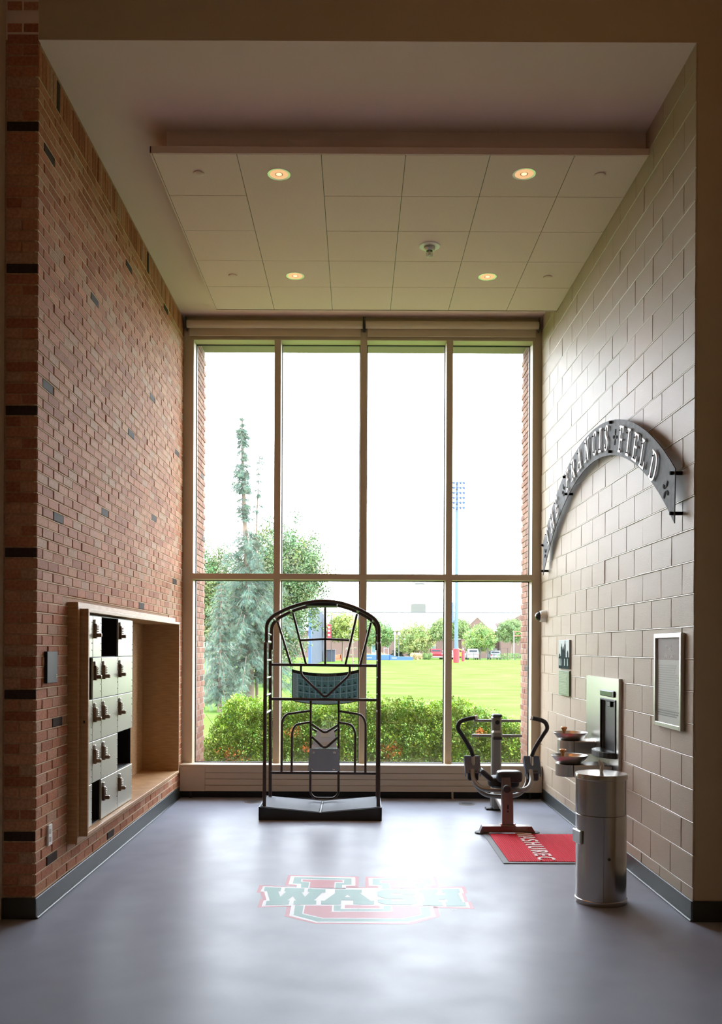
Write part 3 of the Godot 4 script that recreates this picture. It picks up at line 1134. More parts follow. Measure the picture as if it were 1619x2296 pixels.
func fountain() -> void:
	var t := thing("drinking_fountain", "two level stainless drinking fountain with bottle filler on the block wall", "water fountain", Vector3(2.0, 0.66, -7.65))
	var xp := 2.06
	var g := G.new()
	var hy0 := 0.85
	var hy1 := 1.275
	var hz0 := -7.225
	var hz1 := -7.665
	g.span(Vector3(xp, 0.66, -7.15), Vector3(XR, 1.452, hz0), 0.0)
	g.span(Vector3(xp, 0.66, hz1), Vector3(XR, 1.452, -8.16), 0.0)
	g.span(Vector3(xp, hy1, hz0), Vector3(XR, 1.452, hz1), 0.0)
	g.span(Vector3(xp, 0.66, hz0), Vector3(XR, hy0, hz1), 0.0)
	part(t, "back_panel", g, M.steel_plain)
	g = G.new()
	g.span(Vector3(XR - 0.006, hy0, hz0), Vector3(XR - 0.001, hy1, hz1))
	part(t, "filler_recess", g, mat(rgb(30, 30, 31), 0.35))
	for b in [[hy1 - 0.012, hy1 + 0.006, hz0 + 0.006, hz1 - 0.006], [hy0, hy1, hz0 + 0.006, hz0 - 0.01], [hy0, hy1, hz1 + 0.01, hz1 - 0.006]]:
		g = G.new()
		g.span(Vector3(xp - 0.008, b[0], b[2]), Vector3(xp + 0.01, b[1], b[3]), 0.004)
		part(t, "recess_rim", g, M.rubber)
	g = G.new()
	g.span(Vector3(xp + 0.002, hy1 - 0.06, -7.40), Vector3(xp + 0.02, hy1 - 0.01, -7.49), 0.006)
	part(t, "filler_nozzle", g, M.black)
	g = G.new()
	g.span(Vector3(xp - 0.014, 1.300, -7.245), Vector3(xp, 1.352, -7.655), 0.008)
	var cpan := part(t, "control_panel", g, M.black)
	g = G.new()
	g.span(Vector3(xp - 0.0152, 1.308, -7.30), Vector3(xp - 0.013, 1.344, -7.64), 0.001)
	part(cpan, "display", g, mat(rgb(74, 88, 76), 0.15))
	var tray := []
	for i in 13:
		var a := PI * i / 12
		tray.append(Vector2(-0.235 * cos(a), 0.12 * sin(a)))
	var tb := Basis(Vector3(0, 0, 1), Vector3(-1, 0, 0), Vector3(0, 1, 0))
	g = G.new()
	g.prism(tray, 0.045, Transform3D(tb, Vector3(xp, 0.815, -7.445)))
	part(t, "drip_tray", g, M.black)
	var grille := []
	for e in tray:
		grille.append(e * 0.9)
	g = G.new()
	g.prism(grille, 0.004, Transform3D(tb, Vector3(xp, 0.8595, -7.445)))
	part(t, "drip_grille", g, mat(rgb(70, 70, 70), 0.2, 0.8))
	# basins on their arms
	for k in 2:
		var c: Vector3 = [Vector3(1.876, 0.959, -7.97), Vector3(1.747, 0.819, -7.45)][k]
		var yt: float = [0.893, 0.752][k]
		var yb: float = [0.783, 0.655][k]
		var zf := c.z + 0.14
		g = G.new()
		g.span(Vector3(c.x + 0.0, yb, zf), Vector3(xp, yt, zf - 0.26), 0.006)
		part(t, "arm", g, M.steel_plain)
		var ped := [Vector2(0.0, 0.13), Vector2(0.0, -0.13)]
		for i in 17:
			var a := -PI / 2 - PI * i / 16
			ped.append(Vector2(0.11 * cos(a) - 0.0, 0.13 * sin(a)))
		g = G.new()
		var pb := Basis(Vector3(1, 0, 0), Vector3(0, 0, 1), Vector3(0, 1, 0))
		g.prism(ped, yt - yb, Transform3D(pb, Vector3(c.x - 0.004, yb, c.z + 0.01)))
		part(t, "arm_nose", g, M.steel_plain)
		g = G.new()
		g.lathe([Vector2(0.0, -0.082), Vector2(0.068, -0.082), Vector2(0.075, -0.078), Vector2(0.115, -0.045), Vector2(0.144, -0.008), Vector2(0.148, -0.002), Vector2(0.147, 0.002), Vector2(0.142, 0.0), Vector2(0.138, -0.006), Vector2(0.11, -0.036), Vector2(0.06, -0.056), Vector2(0.0, -0.06)], Transform3D(Basis(), c), 40)
		part(t, "basin", g, M.steel_plain)
		g = G.new()
		var bc := c + Vector3(-0.05, -0.03, -0.03)
		g.lathe([Vector2(0.022, -0.02), Vector2(0.017, -0.012), Vector2(0.012, 0.02), Vector2(0.013, 0.035), Vector2(0.026, 0.062), Vector2(0.028, 0.07), Vector2(0.022, 0.076), Vector2(0, 0.078)], Transform3D(Basis(), bc), 20)
		part(t, "bubbler", g, mat(rgb(214, 160, 112), 0.25, 0.9))

func stretcher() -> void:
	var t := thing("stretching_cage", "dark metal stretching frame with arched top and angled foot platform before the window", "exercise machine", Vector3(-0.35, 0, -9.2))
	var g := G.new()
	var dk: Material = M.dark_steel
	var zr := -9.5
	var zf := -8.97
	# platform: a black tray whose two ribbed halves slope to the middle
	var xa := -0.952
	var xb := 0.252
	var xm := -0.35
	g.span(Vector3(xa, 0, -8.89), Vector3(xb, 0.045, -9.575), 0.003)
	g.prism([Vector2(xa, 0.04), Vector2(xb, 0.04), Vector2(xb, 0.131), Vector2(xm, 0.077), Vector2(xa, 0.131)], -0.012, Transform3D(Basis(), Vector3(0, 0, -8.89)))
	g.prism([Vector2(xa, 0.04), Vector2(xb, 0.04), Vector2(xb, 0.131), Vector2(xm, 0.077), Vector2(xa, 0.131)], -0.012, Transform3D(Basis(), Vector3(0, 0, -9.563)))
	g.span(Vector3(xa, 0.04, -8.89), Vector3(xa + 0.012, 0.131, -9.575))
	g.span(Vector3(xb - 0.012, 0.04, -8.89), Vector3(xb, 0.131, -9.575))
	part(t, "platform_tray", g, M.black)
	var tread := tri_tex(mat(rgb(78, 80, 86), 0.6, 0.0, 0.3), Vector3(9, 9, 9))
	tread.heightmap_enabled = true
	tread.heightmap_texture = noise_tex(0.25, Color(0, 0, 0), Color(1, 1, 1), 128, FastNoiseLite.TYPE_CELLULAR, 4)
	tread.heightmap_scale = 0.2
	for s in [-1.0, 1.0]:
		var b := Basis(Vector3(0, 0, 1), s * atan2(0.054, 0.602))
		var hinge := Vector3(xm + s * 0.012, 0.078, 0)
		g = G.new()
		g.box(Vector3(s * 0.287, 0.0, -9.23), Vector3(0.574, 0.012, 0.655), 0.003, Transform3D(b, hinge))
		part(t, "foot_plate", g, tread)
	g = G.new()
	g.span(Vector3(xm - 0.011, 0.07, -8.9), Vector3(xm + 0.011, 0.081, -9.56), 0.004)
	part(t, "hinge_strip", g, M.black)
	# side frames: front and rear upright joined over the top, rungs between them
	for s in 2:
		var x: float = [-0.9, 0.222][s]
		var y0: float = 0.12
		g = G.new()
		var pts := [Vector3(x - 0.003, y0, zf + 0.02), Vector3(x, 1.745, zf), Vector3(x, 1.745, zf - 0.50), Vector3(x, y0, zr - 0.03)]
		g.tube(smooth_path(pts, 0.06), 0.0185, 10)
		part(t, "side_frame", g, dk)
		for y in [1.56, 1.385, 1.21, 1.035]:
			g = G.new()
			g.tube([Vector3(x, y, zf), Vector3(x, y, zr)], 0.0125, 8)
			part(t, "side_rung", g, dk)
	for k in 2:
		var z: float = [zf - 0.03, zf - 0.47][k]
		var dx: float = [0.0, 0.0][k]
		var arch := [Vector3(-0.893, 1.68, z), Vector3(-0.893, 1.93, z), Vector3(-0.83, 2.005, z), Vector3(-0.67, 2.088, z), Vector3(-0.48, 2.142, z), Vector3(-0.335, 2.154, z), Vector3(-0.18, 2.142, z), Vector3(0.01, 2.082, z), Vector3(0.165, 1.99, z), Vector3(0.218, 1.92, z), Vector3(0.218, 1.68, z)]
		if k == 1:
			for i in arch.size():
				arch[i] = Vector3(-0.3375 + (arch[i].x + 0.3375) * 0.985, arch[i].y - 0.012, z)
		g = G.new()
		g.tube(smooth_path(arch, 0.08, 4), 0.0185, 10)
		part(t, "arch_tube", g, dk)
	for p in [[-0.893, 1.83], [0.215, 1.83], [-0.845, 1.985], [-0.68, 2.075], [0.17, 1.975], [0.01, 2.07]]:
		g = G.new()
		g.tube([Vector3(p[0], p[1], zf - 0.03), Vector3(p[0], p[1] - 0.01, zf - 0.47)], 0.0125, 8)
		part(t, "arch_rung", g, dk)
	g = G.new()
	g.span(Vector3(-0.51, 2.105, zf - 0.04), Vector3(-0.2, 2.14, zf - 0.46), 0.006)
	part(t, "top_plate", g, M.rubber)
	# the rear lattice
	var zl := zr + 0.02
	var lines := {
		"cross_bar": [[[-0.885, 1.513], [0.21, 1.506]], [[-0.885, 1.155], [0.21, 1.149]], [[-0.89, 0.388], [0.21, 0.384]]],
		"spoke": [[[-0.328, 1.51], [-0.331, 2.11]], [[-0.527, 1.515], [-0.668, 2.05]], [[-0.686, 1.515], [-0.826, 1.96]], [[-0.118, 1.515], [0.0, 2.045]], [[0.038, 1.515], [0.147, 1.955]]],
		"spoke_bar": [[[-0.586, 1.768], [-0.33, 1.783], [-0.08, 1.77]]],
		"grip_bar": [[[-0.58, 1.50], [-0.58, 1.41], [-0.345, 1.185], [-0.31, 1.185], [-0.073, 1.41], [-0.072, 1.50]]],
		"centre_loop": [[[-0.477, 1.15], [-0.477, 0.17], [-0.432, 0.123], [-0.229, 0.123], [-0.184, 0.17], [-0.186, 1.15]]],
		"side_loop": [[[-0.482, 1.033], [-0.735, 0.996], [-0.775, 0.93], [-0.778, 0.388]], [[-0.479, 0.915], [-0.635, 0.888], [-0.67, 0.82], [-0.673, 0.388]], [[-0.182, 1.031], [0.055, 0.994], [0.096, 0.92], [0.096, 0.386]], [[-0.183, 0.913], [-0.05, 0.892], [-0.012, 0.82], [-0.014, 0.386]]],
		"vee_bar": [[[-0.465, 0.893], [-0.345, 0.812], [-0.31, 0.812], [-0.192, 0.887]], [[-0.465, 0.765], [-0.35, 0.655], [-0.308, 0.655], [-0.192, 0.76]]],
	}
	for key in lines:
		for l in lines[key]:
			var pts2 := []
			for e in l:
				pts2.append(Vector3(e[0], e[1], zl))
			g = G.new()
			g.tube(smooth_path(pts2, 0.07, 5), 0.0155 if key == "cross_bar" else 0.0125, 9)
			part(t, key, g, dk)
	g = G.new()
	g.tube(smooth_path([Vector3(-0.47, 0.84, zl - 0.12), Vector3(-0.40, 0.795, zl - 0.12), Vector3(-0.25, 0.795, zl - 0.12), Vector3(-0.19, 0.84, zl - 0.12)], 0.06), 0.0115, 8)
	part(t, "rear_vee_bar", g, dk)
	# calf pad: lower plate with four bolts, upper plate leaning back
	var pad := mat(rgb(150, 160, 172), 0.36, 0.1)
	g = G.new()
	g.prism([Vector2(-0.503, 0.408), Vector2(-0.178, 0.408), Vector2(-0.180, 0.642), Vector2(-0.487, 0.642)], 0.02, Transform3D(Basis(), Vector3(0, 0, zl + 0.005)))
	part(t, "lower_pad", g, pad)
	for e in [[-0.445, 0.603], [-0.226, 0.603], [-0.459, 0.428], [-0.233, 0.426]]:
		g = G.new()
		g.lathe([Vector2(0.014, 0), Vector2(0.014, 0.004), Vector2(0.008, 0.006), Vector2(0, 0.004)], Transform3D(Basis(Vector3(1, 0, 0), PI / 2), Vector3(e[0], e[1], zl + 0.025)), 14)
		part(t, "bolt", g, M.chrome)
	var lean := Transform3D(Basis(Vector3(1, 0, 0), -0.62), Vector3(0, 0.645, zl - 0.005))
	g = G.new()
	g.prism([Vector2(-0.470, 0.0), Vector2(-0.198, 0.0), Vector2(-0.240, 0.225), Vector2(-0.405, 0.225)], 0.014, lean)
	var up := part(t, "upper_pad", g, mat(rgb(220, 226, 234), 0.32, 0.05), "paler upper pad plate with a label")
	g = G.new()
	g.prism([Vector2(-0.375, 0.12), Vector2(-0.275, 0.12), Vector2(-0.275, 0.185), Vector2(-0.375, 0.185)], 0.0155, lean)
	part(up, "label_sticker", g, mat(rgb(228, 228, 220), 0.5))
	text_part(up, "pad_lettering", "STRETCH", 0.02, 0.002, M.white, lean * Transform3D(Basis(), Vector3(-0.32, 0.045, 0.015)))
	# curved instruction board behind the lattice
	var W := 512
	var H := 256
	var im := Image.create(W, H, false, Image.FORMAT_RGB8)
	im.fill(rgb(190, 236, 250))
	im.fill_rect(Rect2i(0, 0, W, 26), rgb(20, 22, 26))
	im.fill_rect(Rect2i(0, 0, 7, H), rgb(20, 22, 26))
	im.fill_rect(Rect2i(W - 7, 0, 7, H), rgb(20, 22, 26))
	im.fill_rect(Rect2i(0, H - 6, W, 6), rgb(20, 22, 26))
	for r in 26:
		im.fill_rect(Rect2i(12, 34 + r * 8, 24 + rng.randi() % 10, 2), rgb(60, 112, 132))
	for c in 10:
		for r in 4:
			var px := 52 + c * 45
			var py: int = [32, 66, 120, 174][r]
			var ph: int = [28, 48, 48, 48][r]
			im.fill_rect(Rect2i(px, py, 39, ph), rgb(112, 188, 204))
			if r == 0:
				im.fill_rect(Rect2i(px + 11, py + 6, 5, 16), rgb(176, 206, 204))
				im.fill_rect(Rect2i(px + 22, py + 6, 5, 16), rgb(176, 206, 204))
			else:
				im.fill_rect(Rect2i(px + 6, py + ph - 10, 26, 3), rgb(14, 28, 34))
				im.fill_rect(Rect2i(px + 4 + rng.randi() % 14, py + 5, 2, ph - 12), rgb(80, 140, 146))
				im.fill_rect(Rect2i(px + 12 + rng.randi() % 8, py + 10, 7, 8), rgb(168, 196, 190))
				im.fill_rect(Rect2i(px + 12 + rng.randi() % 6, py + 18, 6, 16), rgb(104, 152, 152))
				im.fill_rect(Rect2i(px + 10 + rng.randi() % 8, py + 32, 11, 6), rgb(20, 44, 52))
	var pm := mat(Color.WHITE, 0.3)
	pm.albedo_texture = ImageTexture.create_from_image(im)
	g = G.new()
	var edge := G.new()
	var cx := -0.328
	var R := 0.62
	var yt := 1.42
	var yb := 1.088
	for i in 24:
		var a0 := lerpf(-0.62, 0.62, i / 24.0)
		var a1 := lerpf(-0.62, 0.62, (i + 1) / 24.0)
		var za := -9.62 - 0.0 + R * (1.0 - cos(a0)) * 0.45
		var zb := -9.62 - 0.0 + R * (1.0 - cos(a1)) * 0.45
		var A := Vector3(cx + sin(a0) * R * 0.98, yt, za)
		var B := Vector3(cx + sin(a1) * R * 0.98, yt, zb)
		var ya0 := 0.045 * pow(a0 / 0.62, 2.0)
		var ya1 := 0.045 * pow(a1 / 0.62, 2.0)
		var At := A + Vector3(0, ya0, 0)
		var Bt := B + Vector3(0, ya1, 0)
		var Ab := Vector3(A.x, yb + ya0, A.z)
		var Bb := Vector3(B.x, yb + ya1, B.z)
		var nn := Vector3(-sin((a0 + a1) / 2) * 0.45, 0, 1).normalized()
		var u0 := i / 24.0
		var u1 := (i + 1) / 24.0
		var uv := [Vector2(u0, 0), Vector2(u1, 0), Vector2(u1, 1), Vector2(u0, 1)]
		var ps := [At, Bt, Bb, Ab]
		for k in [[0, 1, 2], [0, 2, 3]]:
			for j in k:
				g.v.append(ps[j])
				g.n.append(nn)
				g.u.append(uv[j])
		var back := Vector3(0, 0, -0.012)
		edge.quad(At + back, Bt + back, Bb + back, Ab + back, Vector3(0, 0, -1))
		edge.quad(At, Bt, Bt + back, At + back, Vector3.UP)
		edge.quad(Ab, Bb, Bb + back, Ab + back, Vector3.DOWN)
		if i == 0:
			edge.quad(At, Ab, Ab + back, At + back, Vector3.LEFT)
		if i == 23:
			edge.quad(Bt, Bb, Bb + back, Bt + back, Vector3.RIGHT)
	var bd := part(t, "instruction_board", edge, M.black)
	part(bd, "printed_chart", g, pm)
	text_part(bd, "board_title", "TRUESTRETCH", 0.019, 0.003, mat(rgb(150, 156, 160), 0.4), Transform3D(Basis(), Vector3(cx + 0.01, yt - 0.018, -9.613)), "Droid Serif", false, 1.15)

func rower() -> void:
	var t := thing("rowing_trainer", "grey and brown seated rowing machine with black hooked handles beside the fountain", "exercise machine", Vector3(1.39, 0, -8.9))
	var brown := mat(rgb(112, 92, 80), 0.28, 0.45)
	brown.clearcoat_enabled = true
	brown.clearcoat = 0.6
	var grey := mat(rgb(124, 122, 116), 0.36, 0.4)
	var vinyl := mat(rgb(38, 39, 43), 0.38)
	var g := G.new()
	# front foot, its rubber ends
	g.prism([Vector2(1.128, 0.014), Vector2(1.634, 0.014), Vector2(1.60, 0.071), Vector2(1.152, 0.071)], 0.09, Transform3D(Basis(), Vector3(0, 0, -8.37)))
	part(t, "foot_bar", g, brown)
	for s in [[1.085, 1.22], [1.55, 1.68]]:
		g = G.new()
		g.lathe([Vector2(0.0, 0.0), Vector2(0.066, 0.0), Vector2(0.066, 0.010), Vector2(0.058, 0.015), Vector2(0, 0.015)], Transform3D(Basis(), Vector3((s[0] + s[1]) / 2, 0, -8.325)), 20)
		part(t, "rubber_foot", g, M.rubber)
	g = G.new()
	g.span(Vector3(1.315, 0.068, -8.265), Vector3(1.455, 0.08, -8.39), 0.004)
	part(t, "foot_flange", g, brown)
	for x in [1.325, 1.445]:
		g = G.new()
		g.lathe([Vector2(0.011, 0), Vector2(0.011, 0.012), Vector2(0, 0.014)], Transform3D(Basis(), Vector3(x, 0.08, -8.29)), 8)
		part(t, "foot_bolt", g, M.chrome)
	# seat post: a tapering curved box section
	g = G.new()
	var path := [[0.075, 0.052, -8.335], [0.25, 0.05, -8.34], [0.36, 0.049, -8.36], [0.42, 0.04, -8.39], [0.5, 0.037, -8.43]]
	for i in path.size() - 1:
		var a: Array = path[i]
		var b: Array = path[i + 1]
		var q := []
		for e in [a, b]:
			for s in [[-1, 1], [1, 1], [1, -1], [-1, -1]]:
				q.append(Vector3(1.385 + s[0] * e[1], e[0], e[2] + s[1] * 0.035))
		g.quad(q[0], q[1], q[5], q[4], Vector3(0, 0, 1))
		g.quad(q[1], q[2], q[6], q[5], Vector3(1, 0, 0))
		g.quad(q[2], q[3], q[7], q[6], Vector3(0, 0, -1))
		g.quad(q[3], q[0], q[4], q[7], Vector3(-1, 0, 0))
	part(t, "seat_post", g, brown)
	g = G.new()
	g.span(Vector3(1.378, 0.225, -8.296), Vector3(1.392, 0.262, -8.303), 0.001)
	part(t, "warning_label", g, M.black)
	g = G.new()
	g.prism([Vector2(1.373, 0.196), Vector2(1.397, 0.196), Vector2(1.385, 0.216)], 0.003, Transform3D(Basis(), Vector3(0, 0, -8.303)))
	part(t, "warning_label", g, M.black)
	g = G.new()
	g.lathe([Vector2(0.0, 0.075), Vector2(0.02, 0.075), Vector2(0.034, 0.066), Vector2(0.036, 0.03), Vector2(0.02, 0.024), Vector2(0.016, 0.0)], Transform3D(Basis(Vector3(1, 0, 0), PI / 2), Vector3(1.378, 0.407, -8.36)), 18)
	part(t, "adjusting_knob", g, M.rubber)
	# swept tubes that carry the arms
	g = G.new()
	g.tube(smooth_path([Vector3(1.108, 0.53, -8.68), Vector3(1.108, 0.44, -8.6), Vector3(1.17, 0.372, -8.5), Vector3(1.385, 0.37, -8.45), Vector3(1.60, 0.372, -8.5), Vector3(1.664, 0.44, -8.6), Vector3(1.664, 0.53, -8.68)], 0.08, 6), 0.021, 12)
	part(t, "arm_tube", g, grey)
	g = G.new()
	g.tube(smooth_path([Vector3(1.125, 0.50, -8.78), Vector3(1.14, 0.38, -8.74), Vector3(1.22, 0.29, -8.7), Vector3(1.39, 0.278, -8.65), Vector3(1.56, 0.29, -8.7), Vector3(1.645, 0.38, -8.74), Vector3(1.66, 0.50, -8.78)], 0.1, 6), 0.022, 12)
	part(t, "arm_tube", g, grey)
	for s in 2:
		var sx: float = [1.0, -1.0][s]
		var c := Vector3([1.115, 1.69][s], 0.0, 0.0)
		# folded cover over the arm pivot, tilted to the viewer
		var out: float = [-1.0, 1.0][s]
		g = G.new()
		var sh := Transform3D(Basis(Vector3(1, 0, 0), 0.86), c + Vector3(out * 0.0, 0.578, -8.72))
		g.box(Vector3(0, 0, 0), Vector3(0.15, 0.008, 0.2), 0.003, sh)
		g.box(Vector3(0.071, -0.03, 0), Vector3(0.008, 0.066, 0.2), 0.003, sh)
		g.box(Vector3(-0.071, -0.03, 0), Vector3(0.008, 0.066, 0.2), 0.003, sh)
		part(t, "pivot_cover", g, mat(rgb(70, 82, 100), 0.3, 0.4))
		g = G.new()
		g.span(c + Vector3(-0.05, 0.43, -8.66), c + Vector3(0.05, 0.53, -8.74), 0.012)
		part(t, "pivot_block", g, M.rubber)
		var grip: Array = [[[1.121, 0.655], [1.108, 0.705], [1.03, 0.838], [0.968, 0.925], [0.985, 0.985], [1.04, 1.008], [1.138, 1.028]], [[1.687, 0.655], [1.707, 0.718], [1.783, 0.85], [1.835, 0.928], [1.812, 0.988], [1.757, 1.011], [1.682, 1.026]]][s]
		var pts := []
		for e in grip:
			pts.append(Vector3(e[0], e[1], -8.75 + 0.10 * (e[1] - 0.65)))
		g = G.new()
		g.tube(smooth_path(pts, 0.07, 6), 0.0205, 12)
		part(t, "handle_grip", g, M.rubber)
		g = G.new()
		g.tube([pts[0] + Vector3(0.002 * sx, -0.10, 0.03), pts[0] + Vector3(0, 0.005, 0)], 0.016, 12)
		part(t, "handle_tube", g, M.steel_plain)
		var last: Vector3 = pts[6]
		g = G.new()
		g.tube([last, last + Vector3(sx * 0.022, 0.004, 0.004)], 0.022, 14)
		part(t, "end_cap", g, M.white)
	# seat: two padded wings that dip in the middle over a moulded shell
	g = G.new()
	g.pillow(Vector3(1.43, 0.497, -8.5), Vector3(0.118, 0.055, 0.075), 0.4)
	part(t, "seat_pad", g, vinyl)
	g = G.new()
	var wing := G.new()
	wing.pillow(Vector3.ZERO, Vector3(0.082, 0.028, 0.085), 0.45)
	for i in wing.v.size():
		var tr := Transform3D(Basis(Vector3(0, 0, 1), -0.72), Vector3(1.232, 0.49, -8.62))
		g.v.append(tr * wing.v[i])
		g.n.append(tr.basis * wing.n[i])
	part(t, "seat_pad", g, vinyl)
	g = G.new()
	g.pillow(Vector3(1.395, 0.43, -8.62), Vector3(0.145, 0.058, 0.11), 0.55)
	part(t, "seat_shell", g, M.rubber)
	# rear column with head, cross bars and its shroud on the floor
	g = G.new()
	g.box(Vector3(1.475, 0.53, -9.6), Vector3(0.098, 0.9, 0.14), 0.018)
	part(t, "column", g, grey)
	g = G.new()
	g.box(Vector3(1.479, 0.985, -9.6), Vector3(0.103, 0.028, 0.15), 0.012)
	part(t, "column_cap", g, M.rubber)
	g = G.new()
	g.lathe([Vector2(0.023, 0), Vector2(0.023, 0.004), Vector2(0, 0.005)], Transform3D(Basis(Vector3(1, 0, 0), PI / 2), Vector3(1.477, 0.917, -9.53)), 20)
	part(t, "emblem_disc", g, mat(rgb(28, 30, 44), 0.3))
	g = G.new()
	g.box(Vector3(1.465, 0.795, -9.49), Vector3(0.102, 0.075, 0.12), 0.016)
	part(t, "cable_head", g, grey)
	g = G.new()
	g.box(Vector3(1.463, 0.762, -9.425), Vector3(0.096, 0.034, 0.02), 0.01)
	part(t, "cable_slot", g, M.black)
	for e in [[1.24, 1.737, 0.928], [1.223, 1.75, 0.770]]:
		g = G.new()
		g.tube([Vector3(e[0], e[2] + 0.001, -9.62), Vector3(e[1], e[2] - 0.002, -9.62)], 0.0145, 12)
		part(t, "chest_bar", g, grey)
	g = G.new()
	g.box(Vector3(1.463, 0.105, -9.52), Vector3(0.105, 0.17, 0.16), 0.022)
	part(t, "base_shroud", g, grey)
	g = G.new()
	g.tube([Vector3(1.385, 0.17, -8.4), Vector3(1.462, 0.15, -9.5)], 0.03, 10)
	part(t, "rail", g, brown)
	g = G.new()
	g.span(Vector3(1.36, 0.0, -9.5), Vector3(1.57, 0.02, -9.62), 0.006)
	part(t, "rear_foot", g, M.rubber)

